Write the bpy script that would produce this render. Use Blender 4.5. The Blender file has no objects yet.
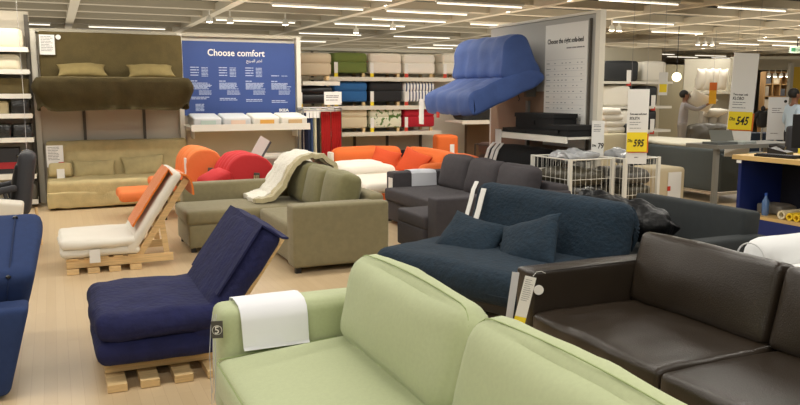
import bpy, bmesh, math, random
from mathutils import Vector, Matrix, Euler, noise
PI = math.pi
SC = bpy.context.scene
COL = SC.collection
random.seed(7)

# ------------------------------------------------------------------ camera, world, light, exposure
YAW = math.radians(24.4)
PITCH = math.atan((202.5-93)/760)
cam_d = bpy.data.cameras.new('camera')
cam_d.sensor_width = 36
cam_d.lens = 36*760/800
cam_d.clip_end = 200
cam = bpy.data.objects.new('camera', cam_d)
COL.objects.link(cam)
cam.location = (0, 0, 1.6)
cam.rotation_euler = (PI/2-PITCH, 0, -YAW)
SC.camera = cam

world = bpy.data.worlds.new('store_air')
SC.world = world
world.use_nodes = True
world.node_tree.nodes['Background'].inputs[0].default_value = (1.0, 0.95, 0.87, 1)
world.node_tree.nodes['Background'].inputs[1].default_value = 0.2

def strip_light(x, y, sx, sy, power, z=2.93):
    l = bpy.data.lights.new('ceiling_strip', 'AREA')
    l.shape = 'RECTANGLE'; l.size = sx; l.size_y = sy; l.energy = power
    l.color = (1.0, 0.95, 0.86)
    o = bpy.data.objects.new('ceiling_strip', l)
    COL.objects.link(o); o.location = (x, y, z)
# the rows of strip lamps of the store ceiling over and behind the viewpoint, and on towards the far end
for y in (-1.6, 1.2, 4.0, 6.8):
    for x in (-1.5, 2.6):
        strip_light(x, y, 3.2, 0.25, 56)
for y in (9.6, 12.4-1.1):
    for x in (-1.0, 3.2, 7.4):
        strip_light(x, y, 3.4, 0.10, 58, 2.965)
for (x, y) in ((7, 5.4), (11, 8.2), (15.5, 11.0), (15.5, 13.8), (11, 13.8), (19.8, 13.8), (19.8, 18.0), (6.6, 2.6)):
    strip_light(x, y, 3.6, 0.08, 72, 2.965)

# added upward fill with no fixtures behind it, brightens the ceiling grid
for (x, y, sx, sy, p) in ((1.0, 13.5, 6, 6, 90), (7.5, 13.5, 6, 6, 90), (5.5, 8.0, 5, 3, 40), (14, 11, 6, 5, 90), (12, 20, 8, 6, 110), (19, 16, 8, 6, 110), (4, 20, 8, 5, 80)):
    l = bpy.data.lights.new('added_ceiling_fill', 'AREA'); l.shape = 'RECTANGLE'; l.size = sx; l.size_y = sy; l.energy = p; l.color = (1.0, .94, .82)
    o = bpy.data.objects.new('added_ceiling_fill', l); COL.objects.link(o); o.location = (x, y, 2.62); o.rotation_euler = (PI, 0, 0)

SC.view_settings.view_transform = 'Standard'
SC.view_settings.look = 'None'
SC.view_settings.gamma = 1
SC.view_settings.use_curve_mapping = False
SC.view_settings.exposure = -0.1

# ------------------------------------------------------------------ materials
def lin(c):
    return tuple(((v/255)/12.92 if v/255 <= .04045 else ((v/255+.055)/1.055)**2.4) for v in c)
_M = {}
def mat(name, rgb, rough=.8, bump=0, scale=200, var=0, vscale=6, metal=0, stretch=None, spec=None, sheen=0, emit=0, alpha=1, kind='noise', rgb2=None):
    if name in _M: return _M[name]
    m = bpy.data.materials.new(name); m.use_nodes = True
    n = m.node_tree.nodes; L = m.node_tree.links; b = n['Principled BSDF']
    c = lin(rgb); b.inputs['Base Color'].default_value = (*c, 1)
    b.inputs['Roughness'].default_value = rough; b.inputs['Metallic'].default_value = metal
    if spec is not None: b.inputs['Specular IOR Level'].default_value = spec
    if sheen: b.inputs['Sheen Weight'].default_value = sheen; b.inputs['Sheen Roughness'].default_value = .4
    if emit:
        b.inputs['Emission Color'].default_value = (*c, 1); b.inputs['Emission Strength'].default_value = emit
    if alpha < 1: b.inputs['Alpha'].default_value = alpha
    tc = n.new('ShaderNodeTexCoord'); mp = n.new('ShaderNodeMapping'); L.new(tc.outputs['Object'], mp.inputs[0])
    if stretch: mp.inputs['Scale'].default_value = stretch
    if var or rgb2:
        t = n.new('ShaderNodeTexNoise'); t.inputs['Scale'].default_value = vscale; t.inputs['Detail'].default_value = 5
        L.new(mp.outputs[0], t.inputs['Vector'])
        r = n.new('ShaderNodeValToRGB'); L.new(t.outputs['Fac'], r.inputs[0])
        c2 = lin(rgb2) if rgb2 else tuple(min(1, v*(1+var)) for v in c)
        c1 = c if rgb2 else tuple(v*(1-var) for v in c)
        r.color_ramp.elements[0].position = .35; r.color_ramp.elements[1].position = .65
        r.color_ramp.elements[0].color = (*c1, 1); r.color_ramp.elements[1].color = (*c2, 1)
        L.new(r.outputs[0], b.inputs['Base Color'])
    if bump:
        if kind == 'weave':
            t = n.new('ShaderNodeTexVoronoi')
        else:
            t = n.new('ShaderNodeTexNoise'); t.inputs['Detail'].default_value = 3
        t.inputs['Scale'].default_value = scale
        L.new(mp.outputs[0], t.inputs['Vector'])
        bp = n.new('ShaderNodeBump'); bp.inputs['Strength'].default_value = bump; bp.inputs['Distance'].default_value = .01
        L.new(t.outputs[0], bp.inputs['Height']); L.new(bp.outputs[0], b.inputs['Normal'])
    _M[name] = m
    return m

def striped(name, rgb1, rgb2, freq, axis='X', duty=.5, rough=.8):
    m = bpy.data.materials.new(name); m.use_nodes = True
    n = m.node_tree.nodes; L = m.node_tree.links; b = n['Principled BSDF']; b.inputs['Roughness'].default_value = rough
    tc = n.new('ShaderNodeTexCoord'); s = n.new('ShaderNodeSeparateXYZ'); L.new(tc.outputs['Object'], s.inputs[0])
    a = n.new('ShaderNodeMath'); a.operation = 'MULTIPLY'; a.inputs[1].default_value = freq; L.new(s.outputs[axis], a.inputs[0])
    f = n.new('ShaderNodeMath'); f.operation = 'FRACT'; L.new(a.outputs[0], f.inputs[0])
    g = n.new('ShaderNodeMath'); g.operation = 'GREATER_THAN'; g.inputs[1].default_value = duty; L.new(f.outputs[0], g.inputs[0])
    mx = n.new('ShaderNodeMix'); mx.data_type = 'RGBA'; L.new(g.outputs[0], mx.inputs[0])
    mx.inputs[6].default_value = (*lin(rgb1), 1); mx.inputs[7].default_value = (*lin(rgb2), 1)
    L.new(mx.outputs[2], b.inputs['Base Color'])
    return m

def floor_mat():
    m = bpy.data.materials.new('birch_laminate'); m.use_nodes = True
    n = m.node_tree.nodes; L = m.node_tree.links; b = n['Principled BSDF']
    tc = n.new('ShaderNodeTexCoord'); mp = n.new('ShaderNodeMapping'); L.new(tc.outputs['Object'], mp.inputs[0])
    mp.inputs['Rotation'].default_value = (0, 0, PI/2)
    br = n.new('ShaderNodeTexBrick'); L.new(mp.outputs[0], br.inputs[0])
    br.inputs['Scale'].default_value = 1; br.inputs['Brick Width'].default_value = 1.2; br.inputs['Row Height'].default_value = .066
    br.inputs['Mortar Size'].default_value = .0012; br.offset_frequency = 2; br.offset = .37
    br.inputs['Color1'].default_value = (*lin((204, 179, 142)), 1); br.inputs['Color2'].default_value = (*lin((210, 186, 150)), 1)
    br.inputs['Mortar'].default_value = (*lin((194, 166, 130)), 1)
    nz = n.new('ShaderNodeTexNoise'); mp2 = n.new('ShaderNodeMapping'); mp2.inputs['Scale'].default_value = (9, .8, 1)
    L.new(tc.outputs['Object'], mp2.inputs[0]); L.new(mp2.outputs[0], nz.inputs['Vector']); nz.inputs['Scale'].default_value = 4; nz.inputs['Detail'].default_value = 5
    mx = n.new('ShaderNodeMix'); mx.data_type = 'RGBA'; mx.blend_type = 'MULTIPLY'; mx.inputs[0].default_value = .22
    r = n.new('ShaderNodeValToRGB'); L.new(nz.outputs['Fac'], r.inputs[0])
    r.color_ramp.elements[0].color = (.78, .72, .64, 1); r.color_ramp.elements[1].color = (1, 1, 1, 1)
    L.new(br.outputs['Color'], mx.inputs[6]); L.new(r.outputs[0], mx.inputs[7]); L.new(mx.outputs[2], b.inputs['Base Color'])
    b.inputs['Roughness'].default_value = .32; b.inputs['Specular IOR Level'].default_value = .4
    return m

def perforated(name, rgb):
    m = bpy.data.materials.new(name); m.use_nodes = True
    n = m.node_tree.nodes; L = m.node_tree.links; b = n['Principled BSDF']; b.inputs['Roughness'].default_value = .6
    tc = n.new('ShaderNodeTexCoord'); mp = n.new('ShaderNodeMapping'); L.new(tc.outputs['Object'], mp.inputs[0])
    mp.inputs['Scale'].default_value = (26, 1, 26)
    v = n.new('ShaderNodeTexVoronoi'); v.inputs['Scale'].default_value = 1; v.inputs['Randomness'].default_value = 0
    L.new(mp.outputs[0], v.inputs['Vector'])
    r = n.new('ShaderNodeValToRGB'); L.new(v.outputs['Distance'], r.inputs[0])
    c = lin(rgb)
    r.color_ramp.elements[0].position = .2; r.color_ramp.elements[0].color = (c[0]*.45, c[1]*.45, c[2]*.45, 1)
    r.color_ramp.elements[1].position = .3; r.color_ramp.elements[1].color = (*c, 1)
    L.new(r.outputs[0], b.inputs['Base Color'])
    return m

# ------------------------------------------------------------------ mesh helpers
class Bx:
    """a small builder: shapes go in, one mesh object comes out"""
    def __init__(s): s.bm = bmesh.new()
    def add(s, verts, faces, M=None):
        vs = [s.bm.verts.new(M @ Vector(v) if M else Vector(v)) for v in verts]
        for f in faces:
            try: s.bm.faces.new([vs[i] for i in f])
            except ValueError: pass
        return s
    def box(s, x0, x1, y0, y1, z0, z1, M=None):
        v = [(x, y, z) for z in (z0, z1) for y in (y0, y1) for x in (x0, x1)]
        return s.add(v, [(0, 2, 3, 1), (4, 5, 7, 6), (0, 1, 5, 4), (2, 6, 7, 3), (0, 4, 6, 2), (1, 3, 7, 5)], M)
    def soft(s, c, size, r=.03, crown=(0, 0, 0), wr=0, wf=4, rot=None, m=6, seed=0, taper=0, sag=0):
        """upholstered block: rounded edges, faces that swell by crown, noise wrinkles"""
        h = [v/2 for v in size]; r = min(r, *[v*.98 for v in h])
        ax = []
        for k in range(3):
            inner = h[k]-r; a = [-h[k]+r*(1-math.cos(t*PI/6))*1.0 for t in (0, 1, 2)]
            mid = max(2, int(m*max(.3, min(1.6, size[k]/.6))))
            a += [-inner + 2*inner*i/mid for i in range(mid+1)]
            a += [h[k]-r*(1-math.cos(t*PI/6)) for t in (2, 1, 0)]
            ax.append(a)
        E = Euler(rot, 'XYZ').to_matrix() if rot else Matrix.Identity(3)
        C = Vector(c); cache = {}
        def put(p):
            key = tuple(round(v, 5) for v in p)
            if key in cache: return cache[key]
            q = Vector([max(-h[k]+r, min(h[k]-r, p[k])) for k in range(3)]); d = Vector(p)-q
            if d.length > 1e-9: q = q + d.normalized()*r
            u = [p[k]/h[k] for k in range(3)]
            o = Vector(q)
            for k in range(3):
                if crown[k]:
                    i, j = [t for t in range(3) if t != k]
                    o[k] += u[k]*crown[k]*(1-u[i]**2)*(1-u[j]**2)
            if taper: o[0] *= 1-taper*(u[2]+1)/2
            if sag: o[2] -= sag*(1-abs(u[0]))*(1-abs(u[1]))*(u[2] > 0)
            if wr:
                nv = noise.noise_vector((o*wf)+Vector((seed*7.3, seed*3.1, 1.7)))+.5*noise.noise_vector((o*wf*2.3)+Vector((1.1, seed, 4)))
                o += nv*wr
            v = s.bm.verts.new(E @ o + C); cache[key] = v
            return v
        for k in range(3):
            i, j = [t for t in range(3) if t != k]
            for sg in (-1, 1):
                for a in range(len(ax[i])-1):
                    for b in range(len(ax[j])-1):
                        q = []
                        for (aa, bb) in ((a, b), (a+1, b), (a+1, b+1), (a, b+1)):
                            p = [0, 0, 0]; p[k] = sg*h[k]; p[i] = ax[i][aa]; p[j] = ax[j][bb]
                            q.append(put(p))
                        if (sg > 0) != (k != 1): q.reverse()
                        if len(set(q)) == 4:
                            try: s.bm.faces.new(q)
                            except ValueError: pass
        return s
    def pillow(s, c, w, h, t, rot=None, wr=.008, n=14, seed=0, wf=6):
        """scatter pillow in its local XZ plane, thin pointed corners and a full belly"""
        E = Euler(rot, 'XYZ').to_matrix() if rot else Matrix.Identity(3)
        C = Vector(c); rows = {}
        for sg in (1, -1):
            for a in range(n+1):
                for b in range(n+1):
                    u = -math.cos(PI*a/n); v = -math.cos(PI*b/n)
                    edge = a in (0, n) or b in (0, n)
                    if edge and sg == -1: rows[(sg, a, b)] = rows[(1, a, b)]; continue
                    x = w/2*u*(1-.10*(1-v*v)); z = h/2*v*(1-.10*(1-u*u))
                    th = t/2*((1-u*u)*(1-v*v))**.42
                    o = Vector((x, -sg*th, z))
                    o += (noise.noise_vector(o*wf+Vector((seed*5.1, 2, seed)))+.6*noise.noise_vector(o*wf*2.5+Vector((seed, 9, 3))))*wr
                    rows[(sg, a, b)] = s.bm.verts.new(E @ o + C)
        for sg in (1, -1):
            for a in range(n):
                for b in range(n):
                    q = [rows[(sg, a, b)], rows[(sg, a+1, b)], rows[(sg, a+1, b+1)], rows[(sg, a, b+1)]]
                    if sg == -1: q.reverse()
                    try: s.bm.faces.new(q)
                    except ValueError: pass
        return s
    def sheet(s, prof, y0, y1, th=.006, ny=10, wr=0, wf=6, seed=0, M=None, flare=0, quilt=0, nq=4):
        """cloth or quilt: a profile of (x,z) points swept from y0 to y1, with thickness"""
        P = [Vector((p[0], 0, p[1])) for p in prof]; N = []
        for i in range(len(P)):
            d = (P[min(i+1, len(P)-1)]-P[max(i-1, 0)]).normalized(); N.append(Vector((-d.z, 0, d.x)))
        G = {}
        for lay in (0, 1):
            for i in range(len(P)):
                for j in range(ny+1):
                    t = j/ny; y = y0+(y1-y0)*t
                    e = min(t, 1-t, i/(len(P)-1), 1-i/(len(P)-1))
                    tk = th*(1 if quilt == 0 else (.35+.65*min(1, e*8)**.5)*(1-quilt*abs(math.cos(PI*nq*t))**6))
                    o = P[i]+N[i]*(tk*(.5 if lay else -.5)); o.y = y+flare*(i/(len(P)-1))*(t-.5)
                    if wr: o += noise.noise_vector(Vector((P[i].x, y, P[i].z))*wf+Vector((seed*3.3, 1, seed)))*wr
                    G[(lay, i, j)] = s.bm.verts.new(M @ o if M else o)
        n = len(P)-1
        F = lambda *q: s.bm.faces.new([G[k] for k in q])
        for i in range(n):
            for j in range(ny):
                F((0, i, j), (0, i, j+1), (0, i+1, j+1), (0, i+1, j)); F((1, i, j), (1, i+1, j), (1, i+1, j+1), (1, i, j+1))
            F((0, i, 0), (0, i+1, 0), (1, i+1, 0), (1, i, 0)); F((0, i, ny), (1, i, ny), (1, i+1, ny), (0, i+1, ny))
        for j in range(ny):
            F((0, 0, j), (1, 0, j), (1, 0, j+1), (0, 0, j+1)); F((0, n, j), (0, n, j+1), (1, n, j+1), (1, n, j))
        return s
    def tube(s, pts, r, seg=8, cyc=False, M=None):
        P = [Vector(p) for p in pts]; n = len(P); rings = []; up = None
        for i in range(n):
            a = P[(i-1) % n] if (cyc or i) else P[i]; b = P[(i+1) % n] if (cyc or i < n-1) else P[i]
            d = (b-a).normalized()
            if up is None: up = Vector((0, 0, 1)) if abs(d.z) < .9 else Vector((1, 0, 0))
            sx = d.cross(up).normalized(); uz = sx.cross(d).normalized(); up = uz
            rr = r[i] if isinstance(r, (list, tuple)) else r
            ring = []
            for k in range(seg):
                v = P[i]+(sx*math.cos(2*PI*k/seg)+uz*math.sin(2*PI*k/seg))*rr
                ring.append(s.bm.verts.new(M @ v if M else v))
            rings.append(ring)
        for i in range(n if cyc else n-1):
            A, B = rings[i], rings[(i+1) % n]
            for k in range(seg):
                s.bm.faces.new([A[k], A[(k+1) % seg], B[(k+1) % seg], B[k]])
        if not cyc:
            s.bm.faces.new(rings[0][::-1]); s.bm.faces.new(rings[-1])
        return s
    def lathe(s, prof, seg=24, M=None):
        rings = []
        for (r, z) in prof:
            rings.append([s.bm.verts.new((M or Matrix()) @ Vector((r*math.cos(2*PI*k/seg), r*math.sin(2*PI*k/seg), z))) for k in range(seg)])
        for A, B in zip(rings, rings[1:]):
            for k in range(seg): s.bm.faces.new([A[k], A[(k+1) % seg], B[(k+1) % seg], B[k]])
        s.bm.faces.new(rings[0][::-1]); s.bm.faces.new(rings[-1])
        return s
    def prism(s, poly, y0, y1, M=None):
        """polygon in XZ extruded along Y"""
        n = len(poly)
        v = [(p[0], y0, p[1]) for p in poly]+[(p[0], y1, p[1]) for p in poly]
        return s.add(v, [tuple(range(n)), tuple(range(2*n-1, n-1, -1))]+[(i, i+n, (i+1) % n+n, (i+1) % n) for i in range(n)], M)
    def bevel(s, w, seg=2):
        bmesh.ops.bevel(s.bm, geom=[e for e in s.bm.edges if e.calc_face_angle(0) > .5], offset=w, segments=seg, affect='EDGES', profile=.6)
        return s

def obj(name, b, m, parent=None, smooth=True, off=None):
    bm = b.bm
    bmesh.ops.recalc_face_normals(bm, faces=bm.faces)
    me = bpy.data.meshes.new(name)
    if off is not None: bmesh.ops.translate(bm, verts=bm.verts, vec=-Vector(off))
    bm.to_mesh(me); bm.free()
    if smooth:
        for p in me.polygons: p.use_smooth = True
        if smooth != 'all':
            me.set_sharp_from_angle(angle=math.radians(38))
    o = bpy.data.objects.new(name, me); COL.objects.link(o)
    me.materials.append(m)
    if parent: o.parent = parent
    return o

class Thing:
    """an Empty at the thing's base; parts are written in world coordinates unless local"""
    def __init__(s, name, label, cat, loc=(0, 0, 0), rz=0, group=None, local=False):
        o = bpy.data.objects.new(name, None); COL.objects.link(o); o.empty_display_size = .1
        o.location = loc; o.rotation_euler = (0, 0, rz)
        o['label'] = label; o['category'] = cat
        if group: o['group'] = group
        s.o = o; s.loc = Vector(loc); s.local = local
    def part(s, name, b, m, parent=None, smooth=True, label=None):
        p = obj(name, b, m, parent or s.o, smooth, None if s.local else s.loc)
        if label: p['label'] = label
        return p

def tag(o, label, cat, group=None, kind=None):
    o['label'] = label; o['category'] = cat
    if group: o['group'] = group
    if kind: o['kind'] = kind
    return o
def struct(name, b, m, smooth=False):
    o = obj(name, b, m, None, smooth); o['kind'] = 'structure'; return o
def dup(root, loc, rz=0, label=None, group=None, mats=None, scale=None):
    r = root.copy(); COL.objects.link(r); r.location = loc; r.rotation_euler = (0, 0, rz)
    if label: r['label'] = label
    if group: r['group'] = group
    if scale: r.scale = scale
    def sub(src, par):
        for ch in src.children:
            if ch.get('skip'): continue
            c = ch.copy(); COL.objects.link(c); c.parent = par
            if mats and ch.name.split('.')[0] in mats:
                c.data = ch.data.copy(); c.data.materials.clear(); c.data.materials.append(mats[ch.name.split('.')[0]])
            sub(ch, c)
    sub(root, r)
    return r

def text_bx(txt, size, M, ext=.0008, align='LEFT', squeeze=1, shear=0, bold=0):
    cu = bpy.data.curves.new('t', 'FONT'); cu.body = txt; cu.size = size; cu.extrude = ext; cu.align_x = align
    cu.shear = shear; cu.offset = bold; cu.resolution_u = 3
    o = bpy.data.objects.new('t', cu); COL.objects.link(o)
    bpy.context.view_layer.update()
    me = bpy.data.meshes.new_from_object(o.evaluated_get(bpy.context.evaluated_depsgraph_get()))
    bpy.data.objects.remove(o); bpy.data.curves.remove(cu)
    b = Bx(); b.bm.from_mesh(me); bpy.data.meshes.remove(me)
    bmesh.ops.transform(b.bm, matrix=M @ Matrix.Diagonal((squeeze, 1, 1, 1)), verts=b.bm.verts)
    return b
def up(x, y, z):           # text upright, facing -Y, at a point
    return Matrix.Translation((x, y, z)) @ Matrix.Rotation(PI/2, 4, 'X')
def lines(b, x0, x1, zs, h, y0, rnd=0, seed=1):
    """rows of unreadable small print"""
    R = random.Random(seed)
    for z in zs:
        x = x0; end = x1-R.random()*rnd
        while x < end:
            w = R.uniform(.02, .06)*max(.4, h/.006)
            b.box(x, min(end, x+w), y0-.0012, y0, z, z+h); x += w+h*.7
    return b

def quilt_body(sec, y0, y1, nq, seam=.011, seed=1, per=8, endr=.07):
    """closed section in XZ swept along Y, stitched in channels, rounded at both ends"""
    P = []
    n = len(sec)
    for i in range(n):                       # Catmull-Rom rounding of the section
        p0, p1, p2, p3 = [Vector((q[0], 0, q[1])) for q in (sec[i-1], sec[i], sec[(i+1) % n], sec[(i+2) % n])]
        for k in range(4):
            t = k/4
            P.append(.5*((2*p1)+(p2-p0)*t+(2*p0-5*p1+4*p2-p3)*t*t+(3*p1-p0-3*p2+p3)*t**3))
    m = len(P); N = []
    for i in range(m):
        d = (P[(i+1) % m]-P[i-1]).normalized(); N.append(Vector((-d.z, 0, d.x)))
    cen = sum(P, Vector())/m
    if (P[0]-cen).dot(N[0]) < 0: N = [-v for v in N]
    b = Bx(); rings = []
    ny = nq*per
    for j in range(-3, ny+4):
        if j < 0: off = -endr*(1-math.cos((-j)/3*PI/2)); y = y0-endr*math.sin(-j/3*PI/2)*.5
        elif j > ny: off = -endr*(1-math.cos((j-ny)/3*PI/2)); y = y1+endr*math.sin((j-ny)/3*PI/2)*.5
        else:
            t = j/ny; y = y0+(y1-y0)*t; off = -seam*abs(math.cos(PI*nq*t))**5
        ring = []
        for i in range(m):
            o = P[i]+N[i]*off; o.y = y
            o += noise.noise_vector(o*7+Vector((seed, 0, 0)))*.012
            ring.append(b.bm.verts.new(o))
        rings.append(ring)
    for A, B_ in zip(rings, rings[1:]):
        for i in range(m): b.bm.faces.new([A[i], A[(i+1) % m], B_[(i+1) % m], B_[i]])
    b.bm.faces.new(rings[0][::-1]); b.bm.faces.new(rings[-1])
    return b
# ------------------------------------------------------------------ shared materials
white_paint = mat('white_paint', (232, 228, 216), .5)
cream_metal = mat('cream_metal', (222, 216, 200), .45)
paper = mat('paper', (236, 234, 228), .6)
paper_print = mat('print_grey', (120, 118, 118), .7)
ink = mat('ink', (30, 28, 28), .6)
yellow_card = mat('yellow_card', (250, 222, 40), .6)
red_card = mat('red_card', (205, 60, 40), .6)
pine = mat('pine', (222, 190, 138), .55, var=.12, vscale=5, stretch=(1, 14, 14))
black_plastic = mat('black_plastic', (22, 22, 24), .4)
chrome = mat('chrome', (200, 200, 200), .25, metal=1)

# ------------------------------------------------------------------ setting
struct('floor', Bx().box(-12, 34, -6, 34, -.05, 0), floor_mat())
struct('ceiling', Bx().box(-12, 34, -6, 34, 4.3, 4.4), mat('ceiling_dark', (30, 31, 25), .9, var=.5, vscale=.6))
far = mat('far_wall', (176, 166, 146), .8)
struct('wall_far', Bx().box(-12, 34, 33.8, 34, 0, 4.3), far)
struct('wall_right', Bx().box(33.8, 34, -6, 33.8, 0, 4.3), far)
wall_w = mat('display_wall', (205, 196, 178), .7)
# back display wall
struct('wall_back', Bx().box(-.24, 3.76, 12.32, 12.44, 0, 2.5), wall_w)
struct('trim_1', Bx().box(-.26, 3.78, 12.26, 12.46, 2.47, 2.52).bevel(.008), mat('trim_beige', (186, 178, 158), .6))
for i, x in enumerate((-.2, 1.83, 3.72)):
    b = Bx().box(x-.035, x+.035, 12.22, 12.32, 0, 2.5)
    struct('trim_%d' % (i+2), b, cream_metal)
post_dark = mat('slot_grey', (92, 86, 76), .6)
for i, x in enumerate((.42, 1.27)):
    b = Bx()
    b.box(x-.02, x+.02, 12.29, 12.32, .1, 1.55)
    struct('trim_%d' % (i+5), b, post_dark)
struct('trim_7', Bx().box(1.9, 3.66, 12.29, 12.32, .14, 1.08), perforated('pegboard', (200, 186, 156)))
# partition with the chart, running into depth
part_grey = mat('partition_grey', (176, 174, 168), .6)
struct('wall_partition', Bx().box(5.7, 5.76, 7.12, 9.45, 0, 2.5), part_grey)
struct('trim_8', Bx().box(5.67, 5.75, 7.04, 7.12, 0, 2.53).bevel(.008), cream_metal)
struct('trim_9', Bx().box(5.68, 5.78, 7.12, 9.47, 2.5, 2.53), cream_metal)
b = Bx().box(5.672, 5.70, 7.21, 7.235, .6, 2.45)
for k in range(24): b.box(5.668, 5.672, 7.216, 7.229, .62+k*.076, .65+k*.076)
struct('trim_10', b, post_dark)
struct('trim_11', Bx().box(5.69, 5.70, 7.6, 9.4, .1, 1.62), mat('brown_board', (128, 104, 84), .7))
struct('trim_12', Bx().box(5.65, 5.70, 8.42, 8.47, .1, 1.5), mat('grey_upright', (120, 118, 112), .5))

# ceiling grid: deep troughs one way, broad rails the other, tubes under them
beam_m = mat('ceiling_grid', (196, 184, 160), .7)
beam_m2 = mat('ceiling_rail', (212, 200, 176), .6)
n_t = 13
b0 = struct('trim_%d' % n_t, Bx().box(-6, 33, -.10, .10, 3.0, 3.13), beam_m)
b0.location = (0, 9.3, 0)
ROWS = [9.3, 10.65, 12.0, 13.4, 14.6, 15.9, 17.2, 18.5, 19.8, 21.1, 22.4, 23.7, 25.0, 26.3, 27.6]
for y in ROWS[1:]:
    n_t += 1; c = b0.copy(); COL.objects.link(c); c.name = 'trim_%d' % n_t; c.location = (0, y, 0)
b1 = None
COLX = [.4+2.27*k for k in range(-2, 14)]
for x in COLX:
    n_t += 1
    if b1 is None:
        b1 = struct('trim_%d' % n_t, Bx().box(-.07, .07, 0, 26, 2.96, 3.10), beam_m2); c = b1
    else:
        c = b1.copy(); COL.objects.link(c)
    c.name = 'trim_%d' % n_t; c.location = (x, 2.5, 0)
# second, higher layer of rails seen through the grid
b2 = None
for y in (11.3, 14, 16.6, 19.2, 22):
    n_t += 1
    if b2 is None: b2 = struct('trim_%d' % n_t, Bx().box(-6, 33, -.2, .2, 3.75, 3.9), mat('duct', (84, 82, 70), .6)); c = b2
    else: c = b2.copy(); COL.objects.link(c)
    c.name = 'trim_%d' % n_t; c.location = (0, y, 0)

tube_m = mat('tube_glow', (255, 246, 226), .5, emit=1.8)
lamp = Thing('ceiling_light', 'slim white strip lamp fixed under the beige ceiling grid', 'ceiling light', (0, 0, 0), 0, 'strip lamps of the ceiling grid', local=True)
lamp.part('housing', Bx().box(-.78, .78, -.03, .03, .02, .05), white_paint)
lamp.part('tube', Bx().tube([(-.76, 0, 0), (.76, 0, 0)], .011, 6), tube_m)
R = random.Random(3); first = True
for i, y in enumerate(ROWS):
    for k, x in enumerate(COLX[:-1]):
        xc = x+1.135
        # keep what the view can hold
        px = math.atan2(xc, y)-YAW
        if abs(px) > .56 or y > 25: continue
        if R.random() < .62: continue
        dy = -.075 if R.random() < .7 else .075
        loc = (xc+R.uniform(-.2, .2), y+dy, 2.952)
        if first: lamp.o.location = loc; first = False
        else: dup(lamp.o, loc)

# spot lamps on the grid
spot = Thing('spot_lamp', 'white ceiling spot lamp nearest above the left end of the blue comfort poster', 'spot lamp', (0, 0, 0), 0, local=True)
spot.part('stem', Bx().tube([(0, 0, 0), (0, 0, -.1)], .012, 8), white_paint)
spot.part('shade', Bx().lathe([(.03, -.1), (.05, -.12), (.06, -.2), (.055, -.2), (.03, -.14)], 16), white_paint)
spot.part('bulb', Bx().lathe([(.01, -.15), (.045, -.18), (.05, -.2), (.01, -.21)], 14), mat('bulb_glow', (255, 244, 215), .5, emit=22))
def at_row(px, Y): return (Y*math.tan(YAW+math.atan((px-400)/760)), Y)
def at_fwd(px, d):
    a = math.atan((px-400)/760); return (math.sin(YAW+a)*d/math.cos(a), math.cos(YAW+a)*d/math.cos(a))
spots = [(214, 13.4, None), (234, 13.4, 'white ceiling spot lamp above the poster, right one of the close pair'),
         (288, 13.4, 'bright ceiling spot lamp above the right post of the blue poster'),
         (357, 14.6, 'ceiling spot lamp above the shelf of light pouffes, left of two'),
         (393, 13.4, 'ceiling spot lamp above the shelf of light pouffes, right of two'),
         (607, 12.0, 'ceiling spot lamp just right of the grey partition top, left one'),
         (614, 12.0, 'ceiling spot lamp just right of the grey partition top, right one'),
         (692, 14.6, 'ceiling spot lamp of the trio left of the tall 545 banner, left one'),
         (699, 14.6, 'ceiling spot lamp of the trio left of the tall 545 banner, middle one'),
         (706, 14.6, 'ceiling spot lamp of the trio left of the tall 545 banner, right one'),
         (619, 23.7, 'ceiling spot lamp above the black pouffe on the right shelves'),
         (653, 23.7, 'ceiling spot lamp left of the round globe lamp')]
for i, (px, Y, lb) in enumerate(spots):
    if i == 0: spot.o.location = (*at_row(px, Y), 2.995)
    else: dup(spot.o, (*at_row(px, Y), 2.995), label=lb)
for px, nm in ((764, 'leftmost'), (770, 'second from the left'), (776, 'third from the left'), (782, 'rightmost')):
    dup(spot.o, (*at_fwd(px, 23.8), 2.30), label='tiny ceiling spot lamp above the far bookcase, %s of four' % nm)

# ------------------------------------------------------------------ GREEN SOFA
gm = mat('green_fabric', (186, 194, 152), .9, bump=.25, scale=420, var=.025, vscale=60, sheen=.2)
gseam = mat('green_piping', (160, 174, 122), .9)
g = Thing('sofa', 'light green fabric sofa in the foreground with a white cloth over its arm', 'sofa', (1.1, 2.3, 0))
g.part('base', Bx().soft((1.13, 2.2, .2), (.94, 2.5, .24), .03), gm)
g.part('seat_cushion', Bx().soft((1.04, 2.845, .318), (.86, 1.13, .2), .055, (.012, 0, .018), .002, 5, (0, -.06, 0), m=10), gm)
g.part('seat_cushion', Bx().soft((1.04, 1.7, .318), (.86, 1.13, .2), .055, (.012, 0, .018), .002, 5, (0, -.06, 0), m=10, seed=3), gm)
g.part('armrest', Bx().soft((1.13, 3.53, .332), (.98, .22, .545), .05, (.004, .008, .006), .0015, 6, m=10), gm)
g.part('armrest', Bx().soft((1.13, .9, .325), (.98, .22, .53), .05, (.004, .008, .006), .0015, 6, m=8), gm)
g.part('back_frame', Bx().soft((1.57, 2.2, .36), (.18, 2.44, .56), .05, wr=.001), gm)
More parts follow.
